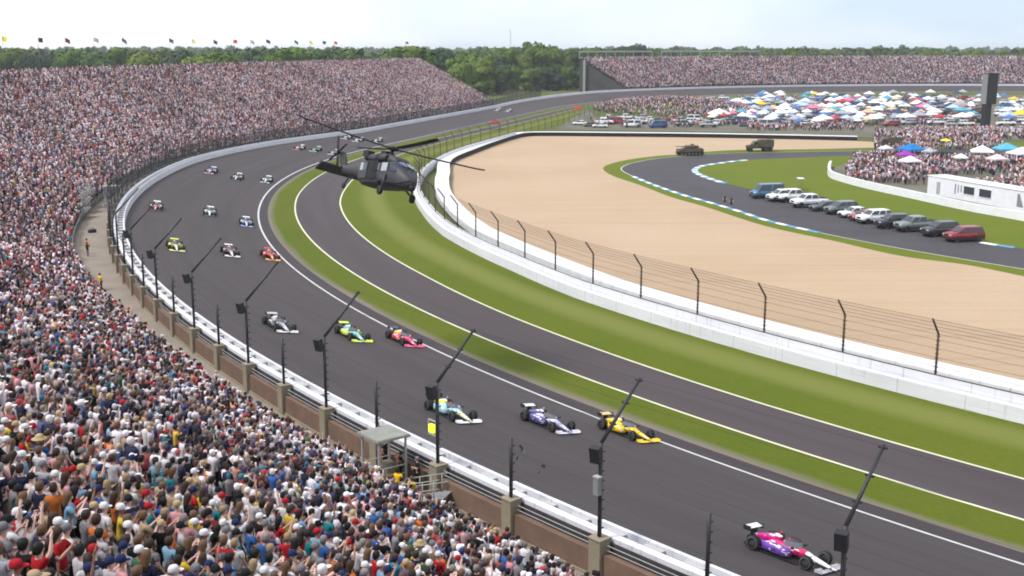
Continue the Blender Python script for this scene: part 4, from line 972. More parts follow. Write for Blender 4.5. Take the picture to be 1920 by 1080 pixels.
# ============================================================ helicopter
M['heli'] = pmat('matt_dark_grey_paint', (.045, .044, .047, 1), .55, .35, 1.2, detail=6, spec=.35)
M['heli2'] = pmat('black_rotor_paint', (.012, .012, .013, 1), .6, .2, 2)
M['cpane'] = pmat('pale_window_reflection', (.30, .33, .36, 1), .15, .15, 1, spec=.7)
M['blueglass'] = pmat('blue_windscreen', (.06, .08, .16, 1), .08, .1, 1, spec=.8)
def helicopter():
    c = empty('helicopter')
    f = loft(MB(), [(4.75, -1.95, .12, .12), (4.55, -1.95, .42, .38), (4.0, -1.85, .72, .62), (3.3, -1.62, .98, .86), (2.4, -1.45, 1.14, 1.02), (1.0, -1.45, 1.18, 1.05), (-1.4, -1.45, 1.18, 1.05), (-2.8, -1.38, 1.10, .98), (-4.0, -1.2, .72, .72)], 16, 3.6).build('fuselage', M['heli'], c)
    loft(MB(), [(-3.9, -1.18, .70, .70), (-5.2, -1.05, .5, .52), (-7.5, -.95, .36, .38), (-8.9, -.85, .27, .32)], 12, 3).build('tail_boom', M['heli'], c)
    MB().extrude([(-8.2, -1.1), (-8.9, -1.2), (-10.2, .55), (-9.7, .75), (-9.2, .6), (-8.3, -.5)], -.12, .12, .04).build('tail_fin', M['heli'], c)
    MB().extrude([(-8.45, -.72), (-8.75, -.78), (-9.6, -1.32), (-9.55, -1.4), (-8.7, -.98), (-8.45, -.84)], -2.2, 2.2).build('stabilator', M['heli'], c)
    tr = MB().lathe([(.03, -.5), (.14, -.5), (.14, -.2), (.03, -.2)], (-9.75, 0, .5), 8, 'y').build('tail_rotor', M['heli2'], c)
    for k in range(4):
        a = R_(25 + 90 * k); MB().tube([(-9.75, -.42, .5), (-9.75 + .45 * math.cos(a), -.42, .5 + .45 * math.sin(a)), (-9.75 + 1.6 * math.cos(a), -.42, .5 + 1.6 * math.sin(a))], [.05, .11, .1], 4).build('rotor_blade', M['heli2'], tr)
    # upper deck, engines, mast
    loft(MB(), [(2.3, -.42, .5, .16), (1.6, -.30, .85, .35), (.2, -.2, .9, .46), (-1.2, -.25, .8, .42), (-3.4, -.55, .4, .25)], 12, 3.4).build('engine_deck', M['heli'], c)
    for sy in (1, -1):
        en = sideloft(MB(), [(1.1, .82, -.2, .22, .22), (.9, .84, -.18, .31, .31), (-1.0, .84, -.18, .32, .32), (-1.8, .9, -.15, .27, .27)], sy, 10, 2.6).build('engine', M['heli'], c)
        MB().lathe([(.12, -1.9), (.28, -1.88), (.3, -2.3), (.24, -2.32), (.1, -2.0)], (0, sy * .93, -.13), 10, 'x').build('exhaust', M['heli2'], en)
        MB().lathe([(.05, 1.12), (.2, 1.13), (.26, 1.2), (.2, 1.24), (.05, 1.2)], (0, sy * .83, -.2), 10, 'x').build('engine_intake', M['heli2'], en)
        y = sy * 1.185
        # cabin door opening, windows, cockpit door
        MB().box((-.35, sy * 1.165, -1.2), (.82, .03, .72)).build('cabin_doorway', M['heli2'], c)
        dr = MB().box((-1.98, sy * 1.2, -1.22), (.72, .03, .68)).build('sliding_door', M['heli'], c)
        for dx in (-.32, .32): MB().box((-1.98 + dx, sy * 1.235, -.95), (.26, .012, .3)).build('pane', M['cpane'] if dx < 0 else M['glass'], dr)
        cd = MB().box((1.7, sy * 1.15, -1.28), (.62, .03, .66)).build('cockpit_door', M['heli'], c)
        MB().box((1.72, sy * 1.185, -.98), (.5, .012, .32)).build('pane', M['cpane'], cd)
        MB().box((.78, sy * 1.19, -.98), (.2, .02, .3)).build('gunner_window', M['glass'], c)
        MB().tube([(.78, sy * 1.1, -1.3), (.95, sy * 1.75, -1.35)], .035, 6).tube([(.95, sy * 1.7, -1.34), (1.75, sy * 1.95, -1.42)], .03, 6).build('door_gun', M['heli2'], c)
        # windscreen halves
        q = [(3.38, sy * .07, -.78), (2.5, sy * .07, -.42), (2.5, sy * .78, -.52), (3.25, sy * .72, -.90)]
        MB().poly([(p[0] + .10, p[1], p[2] + .06) for p in q]).poly([(p[0] - .05, p[1], p[2] - .05) for p in reversed(q)]).build('windscreen', M['blueglass'], c)
        q = [(3.28, sy * .78, -.95), (2.5, sy * .86, -.58), (2.45, sy * 1.14, -1.2), (3.3, sy * .98, -1.35)]
        MB().poly([(p[0] + .05, p[1] + sy * .05, p[2] + .02) for p in q]).poly([(p[0], p[1] - sy * .05, p[2]) for p in reversed(q)]).build('quarter_window', M['glass'], c)
        # main gear
        g_ = MB().tube([(1.6, sy * .95, -2.2), (2.35, sy * 1.3, -2.75)], [.09, .075], 7).tube([(2.3, sy * 1.25, -1.6), (2.35, sy * 1.32, -2.78)], [.08, .06], 7).build('landing_gear', M['heli'], c)
        wheel(g_, (2.35, sy * 1.42, -2.88), .33, .24, .15)
    for sy in (1, -1):
        MB().box((-2.2, sy * .95, .12), (.5, .26, .22)).build('exhaust_suppressor', M['heli2'], c)
        MB().box((-.2, sy * 1.22, -2.18), (1.6, .12, .09)).build('side_step', M['heli2'], c)
        MB().tube([(-4.2, sy * .55, -1.9), (-6.4, sy * .3, -1.6)], .03, 5).build('handrail', M['heli2'], c)
    MB().box((-1.0, 0, .36), (.45, .3, .18)).box((-3.0, 0, -.2), (.5, .22, .12)).build('antenna_fairing', M['heli2'], c)
    MB().tube([(3.7, .25, -1.2), (3.9, .25, -.75)], .03, 5).tube([(3.7, -.25, -1.2), (3.9, -.25, -.75)], .03, 5).build('wire_cutter', M['heli2'], c)
    for x in (-.9, .1): 
        MB().ell((x, -1.02, -1.25), (.16, .14, .38), 8, 6).build('door_crew', M['heli2'], c)
    tg = MB().tube([(-6.9, 0, -1.2), (-7.9, 0, -2.25)], .07, 6).build('tail_gear', M['heli'], c); wheel(tg, (-7.95, 0, -2.3), .22, .16, .1)
    MB().ell((4.75, 0, -2.35), (.26, .26, .26), 10, 7).build('sensor_turret', M['heli2'], c)
    MB().tube([(2.0, -1.0, -2.15), (4.2, -1.0, -2.2), (6.2, -1.0, -2.05)], [.1, .08, .06], 7).build('refuelling_probe', M['heli2'], c)
    MB().lathe([(.3, .1), (.26, .5), (.13, .6), (.12, 1.0), (.05, 1.02)], (0, 0, -.2), 12).build('mast', M['heli2'], c)
    r = MB().lathe([(.05, .62), (.42, .66), (.5, .76), (.42, .88), (.2, .95), (.05, 1.02)], (0, 0, 0), 14).build('rotor_hub', M['heli2'], c)
    for k in range(4):
        m = Matrix.Rotation(R_(HELI_BLADE + 90 * k), 3, 'Z'); rows = []
        for x, w, z in ((.35, .1, .77), (1.1, .13, .80), (1.3, .28, .81), (4.0, .285, .92), (7.4, .285, 1.12), (8.15, .22, 1.2)):
            rows.append([m @ Vector((x, w, z - .02 + (-.15 if x > 8 else 0) * 0)), m @ Vector((x, 0, z + .07)), m @ Vector((x, -w, z)), m @ Vector((x, 0, z - .06))])
        MB().quadgrid(rows, True, False, True).build('rotor_blade', M['heli2'], r)
    return c
HELI_BLADE = -4
HC_ = helicopter()
_D = 90.0; _yy = (540 - 297) / FPX
hub = Vector(((733 - 960) / FPX * _D, _D * (CP + _yy * SP), HC + _D * (-SP + _yy * CP)))
phi, roll, pit = R_(58), R_(18), R_(-5)
h = Vector((math.cos(phi) * math.cos(pit), -math.sin(phi) * math.cos(pit), -math.sin(pit))); up = Vector((0, 0, 1)); up = (up - h * up.dot(h)).normalized(); y = up.cross(h)
rm = Matrix.Rotation(-roll, 3, h); up = rm @ up; y = rm @ y
m = Matrix((h, y, up)).transposed().to_4x4(); m.translation = hub; HC_.matrix_world = m
tag(HC_, 'dark grey military helicopter hovering low over the track with cabin open', 'helicopter')
# ============================================================ fence loudspeakers and signal lamp
mb_spk = MB().box((0, 0, 0), (.17, .24, .38)).mesh('cabinet'); mb_spk.materials.append(M['dark'])
spk = []
for s, z, rz in TALL:
    q = proj(P(s, 20.6, z + PH - .2))
    if not (150 < q[0] < 2000 and q[1] < 1100) or s > 262: continue
    t = empty('loudspeaker', P(s, 20.28, z + PH - .55), rz); add('cabinet', mb_spk, None, t, loc=(.42, .1, .1), rot=(0, R_(12), R_(18)))
    MB().tube([(.08, 0, .1), (.4, .08, .1)], .03, 5).build('bracket_arm', M['post'], t)
    spk.append(tag(t, 'dark box loudspeaker hung below the kink of a tall fence post', 'loudspeaker', 'loudspeakers on the fence'))
uniq(spk, '{}, {} from the left')
s, z, rz = min(TALL, key=lambda t: abs(proj(P(t[0], 20.28, t[1]))[0] - 1124))
t = tag(empty('junction_box', P(s, 20.28, z + 2.5), rz), 'grey junction box halfway up a tall fence post', 'box')
MB().box((.24, .05, 0), (.12, .16, .42)).build('case', M['grey'], t); MB().box((.24, .05, .44), (.14, .18, .03)).build('lid', M['galv'], t)
s, z, rz = min(TALL, key=lambda t: abs(proj(P(t[0], 20.28, t[1]))[0] - 816))
M['yellow_on'] = pmat('lit_yellow_lamp', (.8, .72, .02, 1), .4, .05, 3)
_b = M['yellow_on'].node_tree.nodes['Principled BSDF']; _b.inputs['Emission Color'].default_value = (.95, .9, .03, 1); _b.inputs['Emission Strength'].default_value = .7
t = tag(empty('signal_lamp', P(s + .55, 20.2, z + 1.75), rz), 'lit yellow caution lamp in a square frame on the fence', 'lamp')
MB().box((0, 0, 0), (.1, .21, .21)).build('lamp_panel', M['yellow_on'], t)
for k in (-1, 1):
    MB().box((0, k * .34, .05), (.04, .025, .40)).build('frame_side', M['galv'], t); MB().box((0, 0, .05 + k * .40), (.04, .36, .025)).build('frame_rail', M['galv'], t)
MB().tube([(0, -.3, .4), (0, -.6, .48)], .02, 5).build('bracket_arm', M['post'], t)

# ============================================================ marshal booths and stairs on the walkway
M['boothroof'] = pmat('booth_roof', (.24, .24, .215, 1), .8, .2, 1.2)
def booth(s, label, rz_off=0, stairs=True):
    z = WZ(s); t = empty('marshal_booth', P(s, 21.9, z), math.atan2(N(s).y, N(s).x)); tag(t, label, 'booth')
    for x in (-.85, .85):
        for y in (-.85, .85): MB().box((x, y, 1.6), (.05, .05, 1.6)).build('corner_post', M['galv'], t)
    MB().box((0, 0, 3.24), (1.05, 1.08, .05)).box((0, 0, 3.31), (1.0, 1.03, .025)).build('roof', M['boothroof'], t)
    MB().box((0, 0, .55), (.9, .92, .05)).build('platform', M['grey'], t)
    for zz in (1.1, 1.6):
        for x in (.85,): MB().box((x, 0, zz), (.025, .82, .025)).build('rail', M['galv'], t)
        for y in (-.85, .85): MB().box((0, y, zz), (.82, .025, .025)).build('rail', M['galv'], t)
    if stairs:
        for k in range(4): MB().box((.2, 1.1 + k * .28, .45 - k * .12), (.6, .14, .03)).build('step', M['grey'], t)
    MB().box((-.6, -.55, 1.0), (.25, .3, .4)).build('locker', M['tan'], t)
    return t
bs, bd = sd(ground(735, 885, 2.05)); booth(bs - 1.9, 'small roofed marshal booth of grey steel beside the fence')
def railing(s0, s1, d0, d1, z0, z1, label, name='steel_stairs'):
    t = empty(name, P(s0, d0, z0)); tag(t, label, 'stairs')
    a, b = Vector((0, 0, 0)), P(s1, d1, z1) - P(s0, d0, z0); n = 9; side = Vector((0, 0, 1)).cross(b).normalized() * .55; rz = math.atan2(b.y, b.x)
    for k in range(n + 1):
        c = a.lerp(b, k / n); MB().box((0, 0, 0), (b.length / n / 2 + .04, .58, .03)).build('step', M['grey'], t, loc=c, rot=(0, 0, rz))
        if k % 2 == 0:
            for q in (-1, 1): MB().tube([c + side * q, c + side * q + Vector((0, 0, 1.05))], .028, 5).build('baluster', M['galv'], t)
    for q in (-1, 1):
        for zz in (.55, 1.05): MB().tube([side * q + Vector((0, 0, zz)), b + side * q + Vector((0, 0, zz))], .03, 5).build('handrail', M['galv'], t)
    MB().tube([b * .5 + Vector((0, 0, -.9)), b * .5], .05, 5).build('support', M['grey'], t)
    return t
bs2, _ = sd(ground(830, 925, 2.2)); railing(bs2 + .9, bs2 - 1.4, 22.5, 21.0, 2.1, 2.9, 'short grey steel stairs with handrails behind the marshal booth')
for px, py, lab, ps in ((752, 868, 'person in black standing inside the marshal booth', 'down'), (786, 880, 'person in black with a camera left of the stairs', 'phone'), (797, 902, 'tall person in black standing on the stairs by the pillar', 'fold')):
    g_ = ground(px, py, 2.7); s, d = sd(g_); d = min(max(d, 20.9), 23.2)
    person(P(s, d, 2.65 if px < 770 else 2.45), R_(60 if px < 770 else 100), shirt=('black', (26,26,30), 1), pose=ps, head='short_hair', pant=(28,28,32), label=lab, group='officials on the walkway')
fs, _ = sd(ground(150, 400, 2.2)); booth(fs + 6, 'far grey marshal booth at the end of the walkway', 0, False)
for k in range(3): railing(fs - 7 + k * 5.2, fs - 3 + k * 5.2, 25.4 + .5 * k, 24.2 + .3 * k, 2.4 + .7 * k, 3.4 + .7 * k, ('lowest', 'middle', 'highest')[k] + ' grey steel stairs at the foot of the far crowd')
for px, py, zz, lab, ps, col in ((160, 545, 2.1, 'guard in bright yellow shirt standing alone on the walkway', 'down', (250,205,20)), (238, 612, 2.1, 'guard in yellow shirt and red cap at the edge of the crowd', 'one', (236,206,30)),
        (742, 925, 2.4, 'guard in bright yellow shirt seen from behind below the booth', 'fold', (252,200,16)), (120, 478, 2.1, 'steward in orange beside a person in black', 'down', (226,120,40)), (127, 482, 2.1, 'person in black standing by the far stairs', 'phone', (26,26,34)), (152, 362, 2.4, 'steward in orange by the far marshal booth', 'down', (240,160,30)), (768, 935, 2.4, 'second guard in dull yellow next to the bright one', 'down', (206,176,40))):
    g_ = ground(px, py, zz); s, d = sd(g_); d = min(max(d, 21.0), 22.3 if px > 700 else 23.0)
    person(P(s, d, WZ(s)), math.atan2(-N(s).y, -N(s).x) - math.pi / 2 + .5, shirt=('x', col, 1), pose=ps, head='cap' if 'cap' in lab else 'short_hair', hatcol=('red', (200,40,30), 1) if 'cap' in lab else None, label=lab, group='guards on the walkway', k=1.03)

# ============================================================ far grandstand (turn two) with its crowd
FR = 30
F_D = lambda k, s=0: 27 + k * 1.15
F_Z = lambda s, k: 3.4 + 15.4 * k / (FR - 1)
gf = empty('grandstand', P(860, 27, 2)); tag(gf, 'distant grandstand across the infield under the tree line', 'grandstand')
FS0 = min(np.arange(700, 860, 1.0), key=lambda s: abs(proj(P(s, 60, 19))[0] - 1090)); print('FS0', FS0)
fs_ = np.arange(FS0, 1120, 6.0); rows = []
for s in fs_:
    p, n = path_np(np.array([s])); p, n = p[0], n[0]; r = [(26.3, 0)]
    for k in range(FR): r += [(F_D(k) - .57, F_Z(s, k)), (F_D(k) + .57, F_Z(s, k))]
    r += [(F_D(FR - 1) + .7, F_Z(s, FR - 1)), (F_D(FR - 1) + .7, -.3)]
    rows.append([(p[0] + n[0] * d, p[1] + n[1] * d, z) for d, z in r])
M['stepdark'] = pmat('dark_stand_steel', (.05, .048, .048, 1), .9, .3, .3, detail=7)
world_child(MB().quadgrid(rows, True, False, True).build('terrace', M['stepdark']), gf)
for s0, s1, zt in ((FS0, FS0 + 48, 23.4), (FS0 + 54, FS0 + 114, 23.4)):
    for zz, hh in ((F_Z(0, FR - 1) + 1.2, .35), (zt, .4)):
        world_child(sweep(MB(), np.arange(s0, s1 + 1, 6.0), [(61, -hh), (61, hh), (61.5, hh), (61.5, -hh)], lambda s: zz).build('deck_beam', M['galv']), gf)
    for s in np.arange(s0, s1 + 1, 6.0):
        world_child(MB().box((0, 0, (zt - 20) / 2), (.16, .16, (zt - 20) / 2)).build('deck_post', M['galv'], None, loc=P(s, 61.25, 20)), gf)
world_child(MB().box((0, 0, 9.5), (.6, .6, 9.5)).build('end_tower', M['galv'], None, loc=P(FS0 - 1.5, 56, 0)), gf)
fp, fy = seats(FS0 + 1, 1118, .85, range(FR), .93, 17, F_D, F_Z); okf, _, _, fd = in_view(fp, 120)
mass('spectators', fp[okf], fy[okf], fd[okf], 'distant mass of spectators in the far grandstand', 18, scale=1.25)
# people on the upper decks
def crowd_px(name, regs, n, label, seed, z=0.0, scale=1.0, yaw=None):
    rng = np.random.default_rng(seed); ps = []
    for (x0, x1, y0, y1, m) in regs:
        for _ in range(m):
            g_ = ground(rng.uniform(x0, x1), rng.uniform(y0, y1), z); ps.append((g_.x, g_.y, z))
    ps = np.array(ps); return mass(name, ps, rng.uniform(0, 6.28, len(ps)) if yaw is None else rng.normal(yaw, .5, len(ps)), np.hypot(ps[:, 0], ps[:, 1]), label, seed, scale=scale)

# ============================================================ infield: mound of spectators, camp, tents, cars
def hill(x0, x1, y0, y1, h):          # low spectator mound: returns height function over world xy
    a, b = ground((x0 + x1) / 2, (y0 + y1) / 2), ground(x1, (y0 + y1) / 2)
    return a, abs(b.x - a.x), abs(ground(960, y0).y - ground(960, y1).y) / 2
dirt = [ground(x, y) for x, y in ((1040, 243), (1100, 205), (1250, 193), (1500, 183), (2000, 176), (2050, 262), (1700, 262), (1400, 248))]
struct(sheet('camp_ground', dirt, .009, M['dirt']))
rng = np.random.default_rng(5)
mc = ground(1262, 208); MR = (34, 62)
def mound_z(x, y): return 4.2 * max(0, 1 - ((x - mc.x) / MR[0]) ** 2 - ((y - mc.y) / MR[1]) ** 2)
mb = MB(); rows = [[(mc.x + MR[0] * 1.02 * u, mc.y + MR[1] * 1.02 * v, mound_z(mc.x + MR[0] * 1.02 * u, mc.y + MR[1] * 1.02 * v) - .03 + .05) for u in np.linspace(-1, 1, 17)] for v in np.linspace(-1, 1, 17)]
struct(mb.quadgrid(rows, False, True).build('spectator_mound', M['field']))
ps = []
while len(ps) < 2300:
    u, v = rng.uniform(-1, 1, 2)
    if u * u + v * v < .93: ps.append((mc.x + MR[0] * u, mc.y + MR[1] * v, mound_z(mc.x + MR[0] * u, mc.y + MR[1] * v)))
ps = np.array(ps); mass('mound_spectators', ps, rng.normal(1.3, .6, len(ps)), np.hypot(ps[:, 0], ps[:, 1]), 'crowd standing on the low mound in the infield', 31, scale=1.15)
crowd_px('infield_spectators', [(1640, 1880, 246, 282, 900), (1700, 2000, 244, 262, 500), (1585, 1690, 305, 345, 330), (1690, 1760, 295, 312, 60), (1400, 1620, 238, 246, 220), (1380, 1830, 182, 236, 1300), (1640, 1760, 284, 300, 240), (1100, 1400, 226, 240, 200), (1725, 1990, 298, 330, 620), (1690, 1745, 318, 348, 70), (1600, 1700, 296, 306, 80)], 0, 'loose crowd standing between tents on the right of the infield', 33, scale=1.05)

yard = [p for p in WW[3:]] + [ground(x, y) for x, y in ((2200, 287), (1900, 289), (1700, 292), (1600, 300))]
struct(sheet('spectator_yard', yard, .030, M['dirt']))
M['canvas'] = ocol('tent_canvas', .8, .08, 1.5, spec=.2)
def tent(w, h, hip):
    t = empty('canopy_tent')
    mb = MB(); b = [(-w, -w, h), (w, -w, h), (w, w, h), (-w, w, h)]; mi = [(x * .55, y * .55, h + hip * .42) for x, y, z in b]; tp = [(x * .04, y * .04, h + hip) for x, y, z in b]; lo = [(x, y, h - .28) for x, y, z in b]
    mb.quadgrid([lo, b, mi, tp], True, False, False); mb.build('canopy', M['canvas'], t)
    for x in (-1, 1):
        for y in (-1, 1): MB().tube([(x * w * .97, y * w * .97, 0), (x * w * .97, y * w * .97, h - .1)], .03, 4).build('leg', M['grey'], t)
    return t
TENTS = [tent(1.35, 2.1, .8), tent(1.75, 2.2, 1.0), tent(2.5, 2.4, 1.3)]; TU = set()
def umbrella():
    t = empty('parasol'); MB().lathe([(1.5, 2.0), (1.45, 2.06), (.8, 2.36), (.05, 2.55)], n=8).build('canopy', M['canvas'], t); MB().tube([(0, 0, 0), (0, 0, 2.5)], .03, 5).build('pole', M['grey'], t); return t
UMB = umbrella(); UU = []
CN = [('white', (236,236,240), 52), ('pale blue', (176,196,222), 14), ('blue', (84,120,178), 9), ('red', (186,66,74), 7), ('grey', (160,162,170), 10), ('navy', (62,72,112), 6), ('teal', (84,160,184), 4), ('tan', (206,180,140), 3), ('yellow', (236,196,50), 2), ('pink', (226,120,150), 2), ('green', (84,128,100), 1)]
tents = []; spots = []
def free(g_, r):
    for q, rr in spots:
        if (q.x - g_.x) ** 2 + (q.y - g_.y) ** 2 < (r + rr) ** 2: return False
    spots.append((g_.copy(), r)); return True
def put_tent(g_, k, cn, lab=None):
    if k == 3:
        t = UMB if not UU else copy_tree(UMB); UU.append(1)
    else:
        t = TENTS[k] if k not in TU else copy_tree(TENTS[k]); TU.add(k)
    t.location = g_; t.rotation_euler = (0, 0, rng.uniform(0, 1.57))
    for ch in t.children:
        if ch.name.startswith('canopy'): ch.color = lin(*cn[1])
    nm = 'parasol' if k == 3 else ('small canopy tent', 'canopy tent', 'large canopy tent')[k]
    zone = 'beside the spectator mound' if proj(g_)[0] < 1460 else ('in the middle of the camp' if proj(g_)[0] < 1660 else 'near the tall video board')
    return tag(t, lab or f'{cn[0]} {nm} {zone}', 'parasol' if k == 3 else 'tent', 'tents of the infield camp')
for px, py, k, c, lab in ((1705, 320, 1, (250,240,250), 'white canopy tent in front of the purple one'), (1697, 308, 1, (150,60,160), 'purple canopy tent behind the white one'), (1707, 298, 2, (30,120,190), 'bright blue canopy tent above the purple one'), (1840, 302, 2, (246,244,246), 'large white canopy above the white trailer'),
        (1886, 297, 2, (90,170,210), 'teal and white canopy right of the large white one'), (1915, 306, 2, (236,240,246), 'pale canopy at the right picture edge'), (1772, 302, 1, (60,64,72), 'dark grey canopy over the standing crowd'), (928, 243, 1, (150,50,60), 'red tent standing alone by the inner fence'), (1082, 214, 1, (190,60,64), 'red and pink tent by the far verge'), (1800, 312, 0, (226,226,230), 'small white canopy over the crowd above the trailer'), (1742, 300, 0, (170,172,180), 'small grey canopy right of the bright blue one'), (1868, 316, 1, (214,196,200), 'pinkish canopy just above the trailer roof'), (1660, 294, 0, (206,206,210), 'small pale canopy left of the bright blue one'), (1772, 278, 3, (230,220,60), 'yellow parasol held above the crowd')):
    g_ = ground(px, py); spots.append((g_, 3.0)); tents.append(put_tent(g_, k, ('', c, 1), lab))
def wch(L): w = np.array([x[-1] for x in L], float); return L[rng.choice(len(L), p=w / w.sum())]
tries = 0; nt_ = 0
while nt_ < 285 and tries < 9000:
    tries += 1; x = rng.uniform(1325, 1915); y = rng.uniform(180, 238) if x > 1420 else rng.uniform(196, 232)
    if y > 232 and x > 1640: continue
    if 1825 < x < 1875 and y > 200: continue
    g_ = ground(x, y); k = int(rng.choice(4, p=[.28, .34, .26, .12]))
    if free(g_, (1.45, 1.9, 2.6, 1.3)[k]): tents.append(put_tent(g_, k, wch(CN))); nt_ += 1
uniq(tents, '{}, {} from the left')
VC = [('white', (240,240,242), 30), ('silver', (176,178,182), 14), ('black', (36,36,42), 14), ('dark grey', (80,82,88), 12), ('red', (170,34,40), 10), ('blue', (50,80,150), 7), ('tan', (180,164,140), 5), ('green', (60,90,70), 3)]
cars = []
def put_car(x, y, c=None, k=None, rz=None):
    g_ = ground(x, y)
    if not free(g_, 2.3): return
    c = c or wch(VC); k = k or ['suv', 'pickup', 'car', 'van'][int(rng.choice(4, p=[.4, .28, .24, .08]))]
    nm = {'suv': 'sport wagon', 'pickup': 'pickup', 'car': 'saloon car', 'van': 'van'}[k]
    cars.append(place_vehicle(k, g_, rz if rz is not None else R_(rng.choice([0, 180]) + rng.uniform(-12, 12)), c[1], f'{c[0]} {nm} parked behind the far barrier' if x < 1450 else (f'{c[0]} {nm} parked in the tent camp' if x < 1850 else f'{c[0]} {nm} parked right of the video board'), 'vehicles parked in the camp'))
for x in np.arange(1085, 1640, 9): put_car(x + rng.uniform(-5, 5), rng.uniform(224, 241))
for _ in range(420):
    x = rng.uniform(1330, 1830); put_car(x, rng.uniform(184, 238))
for _ in range(40): put_car(rng.uniform(1872, 1930), rng.uniform(190, 236), ('white', (240,240,242), 1) if rng.random() < .6 else None)
uniq(cars, '{}, {} from the left')

# video board tower
VB = ground(1850, 243); t = tag(empty('video_board', VB, R_(24)), 'tall dark video board tower standing above the infield camp', 'video board')
MB().box((-.8, 0, 4.4), (1.3, .8, 4.4)).build('column', M['dark'], t)
MB().box((0, 0, 13.0), (2.2, .9, 4.9)).build('screen_box', M['dark'], t)
MB().box((-2.25, .2, 12.9), (.04, 1.15, 4.7)).box((0, 0, 17.93), (2.3, .98, .06)).build('side_panel', M['grey'], t)
MB().box((0, 0, .3), (3.4, 1.8, .3)).build('footing', M['white'], t)
# barrier wall below the video board
ob = tag(MB().box((0, 0, .55), (26, .25, .55)).build('barrier_wall', M['white'], None, loc=ground(1945, 247), rot=(0, 0, .02)), 'straight white barrier at the foot of the video board', 'wall')

# white trailer building on the right
A_, B_ = ground(1737, 366), ground(1925, 402); dv = B_ - A_; TL = dv.length; t = tag(empty('hospitality_trailer', A_, math.atan2(dv.y, dv.x)), 'long white hospitality trailer with dark windows behind the low wall', 'trailer')
MB().box((TL * .8, 2.0, 1.9), (TL * .8, 1.9, 1.6)).build('body', M['white'], t)
MB().box((TL * .8, 2.0, 3.56), (TL * .81, 2.0, .05)).build('roof', M['white'], t)
for x, w in ((.44, .055), (.60, .06)): 
    wd = MB().box((TL * x, .09, 2.1), (TL * w * .95, .03, .66)).build('window', M['glass'], t)
    MB().box((TL * x, .07, 2.82), (TL * w, .05, .05)).box((TL * x, .07, 1.40), (TL * w, .05, .05)).build('frame', M['white'], wd)
MB().box((TL * .12, .09, 1.65), (.48, .03, 1.05)).build('door', M['galv'], t)
MB().box((TL * .30, .09, 2.0), (.16, .02, .85)).box((TL * .33, .09, 2.1), (.12, .02, .7)).box((TL * .36, .09, 2.2), (.14, .02, .6)).build('graphic', M['grey'], t)
MB().poly([(TL * .9, .085, .9), (TL * .96, .085, .9), (TL * .92, .085, 3.0), (TL * .9, .085, 3.0)]).build('graphic', M['grey'], t)
MB().box((TL * .8, 2.0, .2), (TL * .78, 1.7, .2)).build('skirt', M['trim'], t)
rp2 = np.random.default_rng(44); ps = []
for _ in range(420):
    u, v = rp2.uniform(.1, 1.6), rp2.uniform(6.5, 19); q = A_ + dv.normalized() * TL * u + Vector((-dv.y, dv.x, 0)).normalized() * v; ps.append((q.x, q.y, 1.4 + (v - 6.5) * .12))
ps = np.array(ps); mass('bank_spectators', ps, rp2.normal(2.2, .5, len(ps)), np.hypot(ps[:, 0], ps[:, 1]), 'rows of spectators standing behind the white trailer', 45)
bk = MB(); u0 = dv.normalized(); v0 = Vector((-dv.y, dv.x, 0)).normalized()
pts = [A_ + u0 * TL * a + v0 * b + Vector((0, 0, z)) for a, b, z in ((.05, 5.8, 0), (1.7, 5.8, 0), (1.7, 6.2, 1.36), (1.7, 19.5, 2.95), (.05, 19.5, 2.95), (.05, 6.2, 1.36), (.05, 20.5, 0), (1.7, 20.5, 0))]
bk.poly([pts[0], pts[1], pts[2], pts[5]]).poly([pts[5], pts[2], pts[3], pts[4]]).poly([pts[4], pts[3], pts[7], pts[6]]).poly([pts[0], pts[5], pts[4], pts[6]]).poly([pts[1], pts[7], pts[3], pts[2]])
struct(bk.build('spectator_bank', M['field']))

# ============================================================ flags on the stand roofline
FL = [(7, (236,230,60)), (69, (40,40,52)), (120, (110,50,60)), (175, (190,190,194)), (228, (110,110,124)), (319, (90,92,104)), (360, (236,236,150)), (399, (40,42,52)), (436, (214,60,56)), (468, (190,192,196)), (499, (44,46,56)), (553, (100,104,110)), (581, (238,226,60)), (605, (40,60,66)), (627, (226,80,80)), (760, (96,120,120))]
M['flagcloth'] = ocol('flag_cloth', .8, .08, 3)
cand = [(s, proj(P(s, 61.4, 27))[0]) for s in np.arange(250, 645, 1.0)]
for i, (x, c) in enumerate(FL):
    s = min(cand, key=lambda q: abs(q[1] - x))[0]; z = ROW_Z(s, NROW - 1); t = empty('flagpole', P(s, 61.4, z), R_(-15))
    MB().tube([(0, 0, 0), (0, 0, 8.6)], [.04, .03], 5).build('pole', M['grey'], t)
    rows = [[(.04 + u * 1.3, math.sin(u * 5 + i) * .18, 8.5 - v * 1.0 - u * (.25 + .5 * ((i * 7) % 5) / 4) - .15 * math.sin(u * 4 + i)) for u in np.linspace(0, 1, 8)] for v in np.linspace(0, 1, 4)]
    MB().quadgrid(rows, False, True).build('flag', M['flagcloth'], t, color=lin(*c))
    nm = {0: 'yellow', 1: 'dark', 2: 'maroon', 3: 'pale grey', 4: 'grey', 5: 'slate grey', 6: 'pale yellow', 7: 'black', 8: 'red', 9: 'silver grey', 10: 'charcoal', 11: 'mid grey', 12: 'bright yellow', 13: 'dark green', 14: 'light red', 15: 'grey green'}[i]
    tag(t, f'{nm} flag on a thin pole above the stand, {ordinal(i)} from the left', 'flag', 'flags along the top of the stand')

